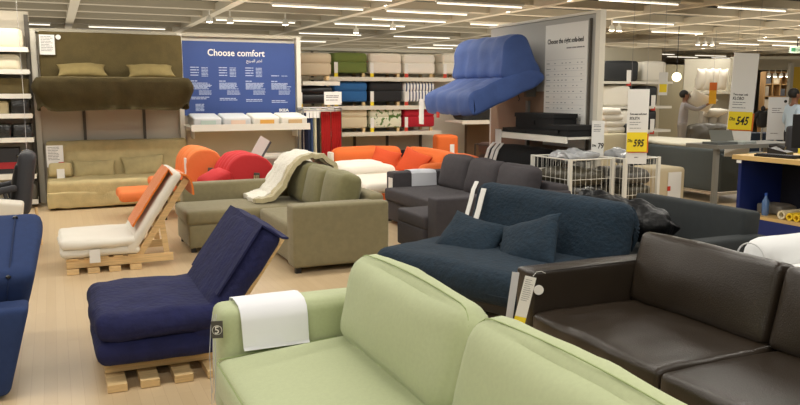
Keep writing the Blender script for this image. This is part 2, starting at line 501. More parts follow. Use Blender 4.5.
def green_cushion(y, seed, h=.425):
    c = g.part('back_cushion', Bx().soft((1.315, y, .62), (.18, 1.12, h), .088, (.05, .02, .032), .007, 4.2, (0, .25, 0), m=12, seed=seed), gm)
    # welt seam running round the front edge
    pts = []
    hw, hh, rr = .552, h/2-.009, .09
    for cx, cz, a0 in ((hw-rr, hh-rr, 0), (-hw+rr, hh-rr, 90), (-hw+rr, -hh+rr, 180), (hw-rr, -hh+rr, 270)):
        for k in range(5):
            a = math.radians(a0+k*22.5); pts.append((-.045, cx+rr*math.cos(a), cz+rr*math.sin(a)))
    E = Euler((0, .25, 0)).to_matrix(); q = []
    for i in range(len(pts)):
        a, b_ = Vector(pts[i]), Vector(pts[(i+1) % len(pts)])
        n_ = 12 if (b_-a).length > .2 else 1
        for k in range(n_):
            p = a.lerp(b_, k/n_)
            p.z += .024*(1-(p.y/.56)**2)*(p.z/(h/2))
            q.append(E @ p + Vector((1.315, y, .62)))
    g.part('piping', Bx().tube(q, .0025, 6, True), gseam, parent=c)
    return c
green_cushion(2.835, 1); green_cushion(1.70, 5)
g.part('seat_seam', Bx().tube([(.622, 2.31, .375), (.612, 2.33, .385), (.612, 3.36, .385), (.63, 3.395, .388), (1.2, 3.395, .42)], .0035, 6), gseam)
for (x, y) in ((.72, 3.48), (1.55, 3.48), (.72, 1.0), (1.55, 1.0)):
    g.part('leg', Bx().lathe([(.025, 0), (.03, .09)], 12, Matrix.Translation((x, y, 0))), black_plastic)
# round-cornered size tag with its strings on the arm
tg = Bx(); M = Matrix.Translation((.622, 3.385, .535)) @ Matrix.Rotation(-YAW*.6, 4, 'Z')
tg.box(-.026, .026, -.003, .003, -.04, .04, M).bevel(.006)
tag5 = g.part('hang_tag', tg, mat('tag_grey', (74, 72, 66), .5), label='dark grey size tag marked 5')
tt = text_bx('5', .048, M @ up(-.013, -.004, -.018))
g.part('lettering', tt, paper, parent=tag5)
g.part('rim', Bx().tube([M @ Vector((.021*math.cos(a), -.004, .021*math.sin(a)-.002)) for a in [k*PI/10 for k in range(20)]], .0012, 4, True), paper, parent=tag5)
b = Bx()
for dx, dz, s_ in ((0, 0, 1), (.008, -.05, 2), (-.01, -.1, 3)):
    b.tube([(.618+dx, 3.41, .60), (.606+dx, 3.40, .54), (.600+dx*1.5, 3.39, .42), (.597+dx, 3.385, .30+dz), (.59+dx*.5, 3.38, .24+dz)], .0016, 5)
g.part('tag_string', b, mat('string', (190, 192, 200), .7))
# white cloth over the arm
prof = [(3.66, .36), (3.66, .5), (3.655, .57), (3.635, .610), (3.58, .621), (3.52, .621), (3.46, .615), (3.42, .59), (3.402, .55), (3.393, .49), (3.383, .43), (3.37, .418)]
cl = Bx(); Mx = Matrix.Rotation(PI/2, 4, 'Z')
# profile runs in Y,Z and is swept along X
P2 = [(p[0], p[1]) for p in prof][::-1]
cl.sheet(P2, -1.055, -.74, .004, 12, .003, 5, 2, M=Matrix.Rotation(PI/2, 4, 'Z'), flare=.02)
wc = obj('arm_cloth', cl, mat('white_cloth', (236, 236, 240), .9, bump=.1, scale=500), None, True)
tag(wc, 'square white protective cloth draped over the light green sofa arm', 'cloth')

# ------------------------------------------------------------------ BROWN LEATHER SOFA
bl = mat('brown_leather', (46, 38, 30), .3, bump=.2, scale=130, var=.08, vscale=3, spec=.45)
s = Thing('sofa', 'dark brown leather sofa at lower right with paper tags on its arm', 'sofa', (2.8, 2.2, 0))
s.part('base', Bx().soft((2.92, 2.1, .15), (.94, 2.6, .16), .02), bl)
s.part('seat_cushion', Bx().soft((2.80, 3.0, .27), (.80, 1.0, .2), .035, (.008, .002, .014), .008, 4.5, m=16), bl)
s.part('seat_cushion', Bx().soft((2.80, 2.02, .27), (.80, .94, .2), .035, (.008, .002, .018), .006, 3.5, m=14, seed=4), bl)
s.part('armrest', Bx().soft((2.92, 3.585, .325), (1.02, .17, .55), .022, (.002, .004, .004), .002, 4, m=12), bl)
s.part('armrest', Bx().soft((2.90, .95, .325), (1.02, .17, .55), .022, m=6), bl)
s.part('back_frame', Bx().soft((3.40, 2.2, .34), (.12, 2.7, .56), .03), bl)
s.part('back_cushion', Bx().soft((3.225, 3.035, .555), (.16, .99, .42), .04, (.03, 0, .012), .005, 3.5, (0, .24, 0), m=12), bl)
s.part('back_cushion', Bx().soft((3.225, 2.03, .555), (.16, .98, .42), .04, (.03, 0, .012), .005, 3.5, (0, .24, 0), m=12, seed=2), bl)
for (x, y) in ((2.5, 3.5), (3.35, 3.5), (2.5, .95), (3.35, .95)):
    s.part('leg', Bx().box(x-.03, x+.03, y-.03, y+.03, 0, .1), chrome)
# stitched wrinkles on the seat near the arm
b = Bx()
s.part('arm_seam', Bx().tube([(2.43, 3.507, .597), (3.25, 3.507, .599)], .004, 6), mat('brown_seam', (52, 45, 40), .5))
M = Matrix.Translation((2.345, 3.47, .47)) @ Matrix.Rotation(-YAW, 4, 'Z') @ Matrix.Rotation(.22, 4, 'Y')
t1 = s.part('price_tag', Bx().box(-.032, .032, -.002, .002, -.12, .12, M), paper, label='white paper price tag with a yellow foot')
pb = lines(Bx(), -.024, .024, [.1-.012*k for k in range(11)], .0022, -.002, .02, 5)
bmesh.ops.transform(pb.bm, matrix=M, verts=pb.bm.verts)
s.part('print', pb, paper_print, parent=t1)
s.part('yellow_foot', Bx().box(-.032, .032, -.0025, .0015, -.17, -.115, M), yellow_card, parent=t1)
M2 = Matrix.Translation((2.335, 3.52, .49)) @ Matrix.Rotation(-YAW, 4, 'Z') @ Matrix.Rotation(.12, 4, 'Y')
s.part('price_tag', Bx().box(-.055, -.015, -.002, .002, -.16, .11, M2), mat('grey_paper', (200, 200, 205), .6), label='greyish tag behind the white one')
s.part('round_label', Bx().tube([(2.438, 3.480, .50), (2.436, 3.475, .50)], .028, 20), paper)
s.part('tag_string', Bx().tube([(2.39, 3.47, .585), (2.405, 3.46, .61), (2.43, 3.45, .615), (2.46, 3.45, .60)], .0015, 5), paper)
xz = lambda v: (v.x, v.z)
# ------------------------------------------------------------------ FUTON CHAIRS (pine slat frame, folded mattress)
def futon_chair(name, label, cat, loc, W, m_seat, m_back, seat_len=.62, seat_z=.34, rail_len=.92, back_top=(1.1, .80), th=.11, seed=0, z0=.145, over=0, ins=0):
    t = Thing(name, label, cat, loc, 0, local=True)
    for y in (.04+ins, W-.06-ins):
        t.part('side_rail', Bx().box(.03, rail_len, y, y+.025, .05, .125).bevel(.004), pine)
        bx, bz = .62, .07; tx, tz = back_top
        d = Vector((tx-bx, 0, tz-bz)).normalized(); n = Vector((d.z, 0, -d.x))*.03
        a = Vector((bx, 0, bz)); c = Vector((tx, 0, tz))
        t.part('back_rail', Bx().prism([xz(a-n), xz(c-n), xz(c+n), xz(a+n)], y+.028+(ins if y < W/2 else -ins), y+.053+(ins if y < W/2 else -ins)).bevel(.003), pine)
        sx, sz = bx+(tx-bx)*.5, bz+(tz-bz)*.5
        t.part('strut', Bx().prism([(sx-.02, sz), (sx+.03, sz), (rail_len-.02, .06), (rail_len-.07, .06)], y+.055, y+.075), pine)
    for k, x in enumerate((.03, .2, .38, .56)):
        t.part('floor_slat', Bx().box(x, x+.1, -.02-over*1.3, W+.0, .004, .045).bevel(.003), pine)
    for k in range(5):
        t.part('seat_slat', Bx().box(.05+.125*k, .05+.125*k+.08, .02, W-.02, .125, .14).bevel(.003), pine)
    for k in range(6):
        f = .2+.145*k; p = a+(c-a)*f-n*1.25
        t.part('back_slat', Bx().prism([xz(p-d*.035), xz(p+d*.035), xz(p+d*.035+n*.4), xz(p-d*.035+n*.4)], .02+ins, W-.02-ins), pine)
    layers = 2; lh = (seat_z-z0)/layers
    f = t.part('seat_mattress', Bx().soft((seat_len/2, W/2-.01, z0+lh*.5), (seat_len+.02, W-.02+2*over, lh), lh*.45, (.01, .01, .006), .006, 5, m=9, seed=seed), m_seat)
    t.part('folded_layer', Bx().soft((seat_len/2+.01, W/2-.01, z0+lh*1.5), (seat_len+.05, W+2*over, lh*1.08), lh*.42, (.012, .012, .02), .013, 5, m=10, seed=seed+2), m_seat, parent=f)
    # the fold at the front
    ang = math.atan2(tx-bx, tz-bz)
    L = Vector((tx-bx, 0, tz-bz)).length-.02
    bc = a+(c-a)*.52-n*1.0-Vector((d.z, 0, -d.x))*(th/2+.02)
    t.part('back_mattress', Bx().soft((bc.x, W/2-.01, bc.z+.015), (th, W+over, L), th*.42, (.012, .004, .006), .008, 4, (0, ang, 0), m=12, seed=seed+3), m_back)
    return t, a, c, d, n
navy = mat('navy_cotton', (22, 26, 72), .9, bump=.8, scale=26, var=.14, vscale=9)
t, a, c, d, n = futon_chair('futon_chair', 'navy blue futon chair on a low pine slat frame, left of the green sofa', 'futon chair', (.15, 4.26, 0), .84, navy, navy, seat_len=.65, seat_z=.41, back_top=(1.08, .72), th=.16, seed=1, z0=.125, over=.04, ins=.08)
# loose cover flap over the back, tufts and label strip
fl = []
for k in range(9):
    q = a+(c-a)*(.42+.58*k/8)-n*1.0-Vector((d.z, 0, -d.x))*(.185)
    fl.append((q.x, q.z))
q = c-n*1.0-Vector((d.z, 0, -d.x))*.13
fl += [(c.x-.06, c.z+.05), (c.x-.02, c.z+.045)]
t.part('cover', Bx().sheet(fl, -.03, .84, .012, 14, .007, 5, 4), navy)
t.part('mattress_edge', Bx().soft((.80, .86, .56), (.03, .02, .5), .008, rot=(0, math.atan2(d.x, d.z), 0)), paper, label='pale strip of mattress lining at the far side')
b = Bx()
for k in range(3): b.tube([(.02+.02, .2+.23*k, .352), (.3, .21+.23*k, .378), (.6, .2+.23*k, .356)], .0025, 5)
t.part('quilting_seam', b, mat('navy_seam', (24, 27, 66), .9))
wh = mat('white_cotton', (228, 222, 208), .9, bump=.2, scale=30, sheen=.2)
t2, a2, c2, d2, n2 = futon_chair('futon_chair', 'white futon chair on pine slats with an orange throw, standing on the open floor', 'futon chair', (.0, 7.2, 0), .8, wh, wh, seat_len=.64, seat_z=.30, rail_len=.95, back_top=(1.10, .80), th=.09, seed=5)
t2.part('price_tag', Bx().box(.22, .31, -.034, -.03, .1, .22), paper, label='square white paper tag')
or_throw = mat('orange_throw', (226, 122, 40), .95, bump=.5, scale=90, sheen=.3)
pr = []
L0 = Vector((d2.z, 0, -d2.x))
for k in range(10):
    q = a2+(c2-a2)*(.30+.70*k/9)-n2-L0*.168; pr.append((q.x, q.z))
q = c2
pr += [(q.x-.13, q.z+.05), (q.x-.07, q.z+.06), (q.x-.01, q.z+.045), (q.x+.03, q.z+.0), (q.x+.045, q.z-.07), (q.x+.05, q.z-.14)]
th = Bx().sheet(pr, .0, .46, .016, 10, .006, 7, 3)
ot = obj('throw', th, or_throw, None, True, (0, 0, 0)); ot.location = (.0, 7.2, 0)
tag(ot, 'rust orange throw hanging over the back of the white futon chair', 'throw')

# ------------------------------------------------------------------ OLIVE CORNER SOFA
ol = mat('olive_beige', (134, 125, 94), .9, bump=.25, scale=350, var=.05, vscale=20, sheen=.2)
ol2 = mat('olive_cushion', (126, 121, 84), .9, bump=.25, scale=350, var=.06, vscale=20, sheen=.2)
s = Thing('corner_sofa', 'olive beige corner sofa with a footrest end and a cream throw, centre left', 'sofa', (2.2, 7.4, 0))
s.part('base', Bx().soft((2.33, 7.5, .17), (.84, 2.0, .24), .02), ol)
s.part('chaise_base', Bx().soft((1.7, 8.07, .17), (1.06, .78, .24), .02), ol)
s.part('chaise_cushion', Bx().soft((1.82, 8.07, .355), (1.34, .80, .14), .035, (.005, .005, .012), .002), ol)
s.part('seat_cushion', Bx().soft((2.3, 7.13, .355), (.84, 1.06, .14), .035, (.005, .005, .014), .002), ol)
s.part('armrest', Bx().soft((2.325, 6.49, .335), (.92, .22, .56), .03, (0, .003, .004), .001), ol)
s.part('armrest', Bx().soft((2.05, 8.61, .335), (1.62, .2, .56), .035, (0, .003, .004), .001), ol)
s.part('back_frame', Bx().soft((2.72, 7.6, .36), (.14, 2.2, .62), .04), ol)
for k, (y, sd) in enumerate(((6.93, 1), (7.5, 2), (8.06, 3))):
    s.part('back_cushion', Bx().soft((2.50, y, .63), (.2, .57, .43), .06, (.04, 0, .015), .012, 5, (0, .22, 0), seed=sd), ol2)
for (x, y) in ((1.92, 6.45), (2.72, 6.45), (1.22, 7.76), (1.22, 8.4)):
    s.part('leg', Bx().box(x-.025, x+.025, y-.025, y+.025, 0, .06), black_plastic)
thm = mat('cream_knit', (240, 235, 220), .95, bump=1.0, scale=60, sheen=.4)
thm2 = mat('beige_knit', (196, 184, 146), .95, bump=1.0, scale=60, sheen=.4)
M0 = Matrix.Identity(4)
def throw(nm, y0, y1, m_, label, sd, th_=.05):
    P = [(1.90, .455), (2.00, .47), (2.10, .50), (2.18, .58), (2.25, .69), (2.31, .80), (2.40, .89), (2.53, .93), (2.66, .91), (2.78, .82), (2.83, .68), (2.84, .58)]
    b = Bx().sheet([tuple(Vector(P[int(i/3)]).lerp(Vector(P[min(int(i/3)+1, len(P)-1)]), (i%3)/3)) for i in range(3*len(P)-2)], y0, y1, th_, 30, .022, 16, sd, M=None)
    o = obj(nm, b, m_, None, True); tag(o, label, 'throw'); return o
throw('throw', 8.02, 8.56, thm, 'fluffy cream knitted throw over the back of the olive corner sofa', 2)
throw('throw', 7.87, 8.0, thm2, 'beige knitted strip of throw lying beside the fluffy cream one on the olive sofa', 6)

# ------------------------------------------------------------------ GREY CORNER SOFA
gy = mat('grey_fabric', (66, 62, 65), .9, bump=.25, scale=350, var=.06, vscale=20)
s = Thing('corner_sofa', 'dark grey corner sofa with three loose back cushions in the middle', 'sofa', (4.1, 7.4, 0))
s.part('base', Bx().soft((4.2, 7.5, .17), (.98, 2.3, .24), .02), gy)
s.part('chaise_base', Bx().soft((3.7, 6.82, .17), (1.0, .62, .24), .02), gy)
s.part('chaise_cushion', Bx().soft((3.78, 6.82, .35), (1.16, .64, .14), .03, (0, 0, .01), .002), gy)
s.part('seat_cushion', Bx().soft((4.12, 7.87, .365), (.88, 1.44, .15), .03, (0, 0, .012), .002), gy)
s.part('armrest', Bx().soft((4.02, 6.41, .33), (1.56, .2, .56), .025, (0, .003, .003)), gy)
s.part('armrest', Bx().soft((4.33, 8.7, .34), (1.05, .22, .56), .025, (0, .003, .003)), gy)
s.part('back_frame', Bx().soft((4.72, 7.55, .36), (.16, 2.4, .62), .035), gy)
for k, (y, sd) in enumerate(((6.86, 1), (7.53, 2), (8.2, 3))):
    s.part('back_cushion', Bx().soft((4.50, y, .62), (.17, .66, .44), .07, (.05, 0, .015), .014, 4, (0, .26, 0), seed=sd+4), gy)
b = Bx()
s.part('price_tag', Bx().box(3.795, 3.801, 8.6, 8.72, .3, .55), paper, label='pale paper tag on the far arm')
s.part('yellow_tag', Bx().box(3.795, 3.801, 8.6, 8.68, .12, .27), yellow_card)
for (x, y) in ((3.3, 6.38), (4.7, 6.38), (3.8, 8.7), (4.7, 8.7), (3.3, 7.05)):
    s.part('leg', Bx().box(x-.025, x+.025, y-.025, y+.025, 0, .06), black_plastic)
P2 = [(8.828, .42), (8.828, .5), (8.825, .6), (8.79, .628), (8.7, .634), (8.61, .628), (8.578, .6), (8.572, .5), (8.57, .43)]
cl = Bx().sheet(P2[::-1], -4.40, -4.05, .006, 10, .006, 6, 4, M=Matrix.Rotation(PI/2, 4, 'Z'))
tag(obj('arm_cloth', cl, mat('grey_white_cloth', (206, 208, 214), .85)), 'pale grey protective cloth over the far arm of the dark grey corner sofa', 'cloth')

# ------------------------------------------------------------------ TEAL SOFA BED
te = mat('teal_cotton', (17, 38, 53), .9, bump=.9, scale=38, var=.15, vscale=20)
th_ = math.radians(19.4)
s = Thing('sofa_bed', 'dark teal sofa bed with two matching pillows, behind the brown leather sofa arm', 'sofa bed', (2.2, 5.35, 0), th_, local=True)
s.part('frame', Bx().box(.12, .85, -1.55, -.1, .1, .2), black_plastic)
for (x, y) in ((.2, -.2), (.2, -1.45), (.8, -.2), (.8, -1.45)):
    s.part('leg', Bx().tube([(x, y, 0), (x, y, .12)], .025, 10), black_plastic)
st = s.part('seat_mattress', Bx().soft((.47, -.83, .30), (.96, 1.68, .24), .09, (.012, .01, .02), .008, 4, m=14, seed=3), te)
s.part('seam', Bx().tube([(-.006, -.08, .275), (-.012, -.4, .27), (-.012, -1.2, .27), (-.006, -1.6, .275)], .005, 5), mat('teal_seam', (24, 38, 50), .9), parent=st)
s.part('back_mattress', Bx().soft((.97, -.91, .55), (.22, 1.42, .60), .105, (.02, .012, .01), .010, 5, (.03, .24, 0), m=14, seed=8), te)
# gathered cover end on the near side
b = Bx()
for k in range(9):
    a_ = -1.2+k*.32
    p = [(1.03+.02*math.cos(a_), -1.625, .63+.02*math.sin(a_)), (1.03+.07*math.cos(a_), -1.62, .63+.09*math.sin(a_)), (1.03+.10*math.cos(a_), -1.595, .63+.17*math.sin(a_))]
    b.tube(p, [.007, .014, .006], 7)
s.part('gathered_end', b, te)
s.part('care_tag', Bx().sheet([(.77, .50), (.82, .60), (.87, .72), (.90, .81), (.945, .875)], -.255, -.215, .006, 3), paper, label='long white strip tag')
s.part('care_tag', Bx().sheet([(.79, .56), (.835, .66), (.87, .76), (.90, .83)], -.375, -.325, .006, 3), paper, label='second white tag with a torn foil end')
# pillows lean on the back
def teal_pillow(x, y, z, w, h, rot, sd, label):
    b = Bx().pillow((0, 0, 0), w, h, .17, rot, .012, 16, sd)
    o = obj('pillow', b, te, None, 'all'); E = Matrix.Rotation(th_, 4, 'Z')
    p = Matrix.Translation((2.2, 5.35, 0)) @ E @ Vector((x, y, z)); o.location = p; o.rotation_euler = (0, 0, th_)
    tag(o, label, 'pillow'); return o
teal_pillow(.56, -.50, .475, .54, .42, (math.radians(-48), math.radians(8), math.radians(-86)), 1, 'dark teal pillow lying flatter on the teal sofa bed, left one of two')
teal_pillow(.58, -1.04, .505, .52, .45, (math.radians(-40), math.radians(-18), math.radians(-84)), 4, 'dark teal pillow propped corner up on the teal sofa bed, right one of two')

# ------------------------------------------------------------------ CHARCOAL SOFA behind the brown one
ch = mat('charcoal_fabric', (44, 48, 49), .9, bump=.2, scale=300, var=.05, vscale=20)
s = Thing('sofa', 'charcoal fabric sofa with a low back, just behind the brown leather sofa', 'sofa', (4.2, 4.3, 0))
s.part('base', Bx().soft((4.15, 4.35, .18), (.8, 1.2, .24), .02), ch)
s.part('seat_cushion', Bx().soft((4.05, 4.38, .36), (.68, 1.0, .14), .03), ch)
s.part('backrest', Bx().soft((4.46, 4.38, .44), (.18, 1.12, .66), .03, (0, 0, .004), rot=(0, .1, 0)), ch)
s.part('armrest', Bx().soft((4.12, 3.8, .33), (.86, .15, .55), .025), ch)
s.part('armrest', Bx().soft((4.12, 4.95, .32), (.86, .13, .52), .025), ch)
for (x, y) in ((3.75, 3.8), (4.5, 3.8), (3.75, 4.95), (4.5, 4.95)):
    s.part('leg', Bx().box(x-.025, x+.025, y-.025, y+.025, 0, .07), black_plastic)
fur = mat('black_satin', (8, 8, 10), .42, bump=.8, scale=26, spec=.3)
b = Bx().soft((0, 0, 0), (.78, .32, .22), .10, (.02, .02, .04), .04, 8, m=14, seed=9)
o = obj('pillow', b, fur, None, 'all'); o.location = (3.92, 4.55, .66); o.rotation_euler = (.1, .18, math.radians(-60))
tag(o, 'shiny black crumpled pillow on the far end of the charcoal sofa', 'pillow')

# ------------------------------------------------------------------ WHITE ARMCHAIR
ws = mat('white_slipcover', (232, 232, 230), .9, bump=.1, scale=300)
s = Thing('armchair', 'white slipcovered armchair with rolled arm at the right picture edge', 'armchair', (4.3, 2.9, 0))
s.part('base', Bx().soft((4.35, 2.75, .24), (.84, .9, .42), .03), ws)
ar = s.part('armrest', Bx().soft((4.33, 3.27, .58), (.96, .26, .28), .125, wr=.002, m=8), ws)
s.part('armrest', Bx().soft((4.33, 2.23, .58), (.96, .26, .28), .125, wr=.002, m=8), ws)
s.part('arm_panel', Bx().soft((4.33, 3.27, .3), (.9, .2, .5), .03), ws)
s.part('seat_cushion', Bx().soft((4.3, 2.75, .5), (.8, .78, .16), .05), ws)
s.part('backrest', Bx().soft((4.72, 2.75, .58), (.2, 1.1, .6), .08), ws)
s.part('piping', Bx().tube([(3.845, 3.27+.10*math.cos(k*PI/10), .6+.09*math.sin(k*PI/10)) for k in range(-2, 13)], .005, 6), mat('white_piping', (214, 214, 212), .8), parent=ar)
s.part('price_tag', Bx().box(3.82, 3.825, 3.2, 3.42, .54, .62), mat('tag_paper', (214, 218, 230), .6))
# ------------------------------------------------------------------ CREAM SOFA BED and the one on the wall above
cr = mat('cream_canvas', (188, 171, 124), .9, bump=.3, scale=60, var=.08, vscale=8)
crs = mat('cream_canvas_pillow', (178, 162, 116), .9, bump=.3, scale=60, var=.08, vscale=8)
s = Thing('sofa_bed', 'cream beige sofa bed standing on the floor under the wall display', 'sofa bed', (.86, 11.8, 0))
s.part('seat_mattress', Bx().soft((.84, 11.80, .27), (1.94, .96, .26), .05, (0, .01, .012), .012, 3, m=14), cr)
s.part('skirt', Bx().soft((.84, 11.79, .14), (1.96, .97, .22), .02, (0, .006, 0), .014, 5, m=14, seed=3), cr)
s.part('backrest', Bx().soft((.87, 12.13, .60), (1.98, .2, .62), .05, (0, .01, 0), .01, 3, (-.12, 0, 0), m=14, seed=5), cr)
for x in (-.08, 1.76):
    s.part('foot', Bx().box(x-.03, x+.03, 11.4, 11.46, 0, .05), black_plastic)
tg_ = s.part('price_tag', Bx().box(-.12, .1, 11.905, 11.91, .55, .86), paper, label='large paper price sheet')
s.part('print', lines(Bx(), -.1, .06, [.83-.022*k for k in range(9)], .007, 11.905, .06, 8), paper_print, parent=tg_)
s.part('red_square', Bx().box(.03, .1, 11.9, 11.904, .55, .62), red_card, parent=tg_)
def wpillow(x, y, z, w, h, t, rx, ry, m_, sd, label):
    o = obj('pillow', Bx().pillow((0, 0, 0), w, h, t, (rx, ry, 0), .012, 14, sd), m_, None, 'all')
    o.location = (x, y, z); tag(o, label, 'pillow'); return o
wpillow(.50, 11.93, .50, .60, .28, .16, -.5, .02, crs, 1, 'cream pillow in the middle of the cream sofa bed, left of two')
wpillow(1.19, 11.92, .52, .62, .34, .16, -.5, -.06, crs, 2, 'cream pillow at the right of the cream sofa bed')
p_ = obj('cushion', Bx().soft((0, 0, 0), (.3, .1, .2), .04, (0, .02, 0), .005, rot=(-.2, 0, 0)), cr, None, True); p_.location = (.05, 11.78, .52)
tag(p_, 'small boxy cream cushion with a paper slip, left end of the cream sofa', 'cushion')
sl = obj('paper_slip', Bx().box(-.05, .05, -.004, 0, -.2, 0), paper, p_); sl.location = (.0, -.08, .02)

ob = mat('olive_brown_canvas', (90, 77, 43), .92, bump=.35, scale=60, var=.1, vscale=8)
ob2 = mat('olive_brown_pillow', (124, 108, 64), .92, bump=.3, scale=60, var=.08, vscale=8)
s = Thing('sofa_bed', 'olive brown sofa bed mounted high on the back wall above the cream one', 'sofa bed', (.86, 12.2, 1.4))
s.part('backrest', Bx().soft((.86, 12.22, 2.09), (1.98, .16, .76), .03, (0, .02, .004), .006, 3, m=14), ob)
s.part('seat_mattress', Bx().soft((.82, 11.82, 1.72), (1.98, .88, .2), .05, (0, 0, .008), .008, 3, m=12, seed=2), ob)
# hanging slipcover skirt, flaring to the corners
b = Bx()
W = []
N = 60
for k in range(N+1):
    u = k/N
    if u < .16: p = (-.18-.02*0, 12.18-(.8*u/.16)); nx = (-1, 0)
    elif u > .84: p = (1.82, 11.38+.8*(u-.84)/.16); nx = (1, 0)
    else: p = (-.18+2.0*(u-.16)/.68, 11.37); nx = (0, -1)
    W.append((p, nx, u))
rows = []
for j in range(7):
    t = j/6; rw = []
    for (p, nx, u) in W:
        c_ = math.exp(-((u-.16)/.035)**2)+math.exp(-((u-.84)/.035)**2)
        fl = .05*math.sin(PI*min(1, t*1.15))*(.4+c_)-.05*t*c_+.018*t*math.sin(u*55+2*math.sin(u*13))+.03*t*noise.noise(Vector((u*14, t*1.5, 2)))
        zb = 1.81-(.45+.012*math.sin(u*9)-.10*c_)*t
        sx = -1 if u < .2 else (1 if u > .8 else 0)
        rw.append(b.bm.verts.new((p[0]+nx[0]*fl+(sx*fl*.5*c_), p[1]+nx[1]*fl-(fl*.3*c_), zb)))
    rows.append(rw)
for A, B_ in zip(rows, rows[1:]):
    for k in range(N): b.bm.faces.new([A[k], A[k+1], B_[k+1], B_[k]])
bmesh.ops.solidify(b.bm, geom=b.bm.faces[:], thickness=.008)
s.part('skirt', b, ob, smooth='all')
s.part('frame', Bx().box(-.1, 1.8, 11.5, 12.3, 1.46, 1.6), black_plastic)
tg_ = s.part('price_tag', Bx().box(-.12, .08, 12.095, 12.1, 2.14, 2.42), paper, label='white paper price sheets pinned to the top left corner')
s.part('print', lines(Bx(), -.1, .06, [2.39-.022*k for k in range(10)], .007, 12.095, .06, 9), paper_print, parent=tg_)
s.part('round_label', Bx().tube([(.13, 12.1, 2.39), (.13, 12.095, 2.39)], .035, 18), paper)
wpillow(.41, 11.88, 1.92, .66, .42, .15, -1.15, .0, ob2, 3, 'olive pillow lying on the wall mounted sofa bed, left of two')
wpillow(1.35, 11.88, 1.92, .66, .42, .15, -1.15, .0, ob2, 4, 'olive pillow lying on the wall mounted sofa bed, right of two')

# ------------------------------------------------------------------ BLUE POSTER, mattress samples, shelf
s = Thing('poster', 'large blue poster reading Choose comfort on the back wall', 'poster', (2.76, 12.28, 1.3))
s.part('panel', Bx().box(1.87, 3.66, 12.25, 12.29, 1.25, 2.40), mat('poster_blue', (52, 76, 136), .55, var=.06, vscale=1.5))
s.part('title', text_bx('Choose comfort', .145, up(2.25, 12.248, 2.18), bold=.002, squeeze=.93), paper, smooth=False)
s.part('arabic_title', text_bx('\ufe8d\ufea7\ufe98\ufeae \ufe8d\ufedf\ufee4\ufeae\ufbfe\ufea2'[::-1], .06, up(2.86, 12.248, 2.09)), paper, smooth=False)
for k, x in enumerate((1.98, 2.42, 2.84, 3.26)):
    z = 1.99 if k < 3 else 1.87
    b = lines(Bx(), x, x+.13, [z-.04*i for i in range(4 if k < 3 else 1)], .012, 12.249, 0, 3+k)
    b = lines(b, x+.17, x+.27, [z-.022*i for i in range(7 if k < 3 else 1)], .008, 12.249, 0, 13+k)
    b = lines(b, x, x+.1, [1.78], .013, 12.249, 0, 4)
    b = lines(b, x, x+.33, [1.75-.018*i for i in range(6)], .009, 12.249, .08, 23+k)
    b = lines(b, x+.12, x+.33, [1.63-.018*i for i in range(4)], .007, 12.249, .03, 33+k)
    b = lines(b, x, x+.28, [1.53-.02*k+.0, 1.505-.02*k], .010, 12.249, .06, 43+k)
    s.part('print_column', b, mat('poster_print', (190, 202, 228), .6), smooth=False)
s.part('print_column', lines(Bx(), 2.04, 2.18, [1.42-.02*i for i in range(6)], .009, 12.249, .02, 55), mat('poster_print', (190, 202, 228), .6), smooth=False)
s.part('logo', text_bx('IKEA', .062, up(3.38, 12.248, 1.30), bold=.003, squeeze=1.25), paper, smooth=False)
s = Thing('wall_shelf', 'white wall shelf under the blue poster carrying four mattress samples', 'shelf', (2.75, 12.0, 1.03))
s.part('board', Bx().box(1.86, 3.7, 11.62, 12.25, 1.05, 1.09), white_paint)
s.part('front_lip', Bx().box(1.86, 3.7, 11.60, 11.625, 1.03, 1.13).bevel(.005), white_paint)
for x in (1.95, 3.6): s.part('bracket', Bx().prism([(x, .9), (x+.02, .9), (x+.02, 1.05), (x, 1.05)], 12.0, 12.28), white_paint)
samples = [((206, 208, 208), (178, 196, 186), 'greyish mattress sample block with a mint window, leftmost on the poster shelf'),
           ((208, 208, 206), (224, 198, 176), 'greyish mattress sample block with a peach window, second on the poster shelf'),
           ((228, 224, 212), (214, 160, 74), 'cream mattress sample block with an orange window on the poster shelf'),
           ((228, 224, 212), (198, 166, 118), 'cream mattress sample block with a tan window, rightmost on the poster shelf')]
for k, (c1_, c2_, lb) in enumerate(samples):
    x = 1.9+.45*k
    q = Thing('mattress_sample', lb, 'mattress sample', (x+.21, 11.9, 1.09), local=True)
    q.part('block', Bx().soft((0, 0, .085), (.42, .5, .17), .03, (0, 0, .005), rot=(.12, 0, 0)), mat('sample_%d' % (1 if k < 2 else 2), c1_, .9))
    q.part('window', Bx().box(-.1, .12, -.262, -.25, .02, .10), mat('sample_window_%s' % 'abcd'[k], c2_, .8))
s = Thing('wall_shelf', 'low white wall shelf below the pegboard behind the red quilted chair', 'shelf', (2.8, 12.1, .6))
s.part('board', Bx().box(2.75, 3.7, 11.8, 12.28, .60, .64), white_paint)
s.part('front_lip', Bx().box(2.75, 3.7, 11.78, 11.80, .58, .66), white_paint)
o = obj('folded_mattress', Bx().soft((0, 0, 0), (.9, .5, .16), .06, (0, 0, .01), .01, 5), wh); o.location = (3.25, 11.7, .5)
tag(o, 'thin white mattress lying below the low wall shelf beside the cream throw', 'mattress')
struct('trim_60', Bx().box(2.7, 3.7, 11.5, 12.2, .0, .42), mat('plinth', (206, 192, 168), .7))

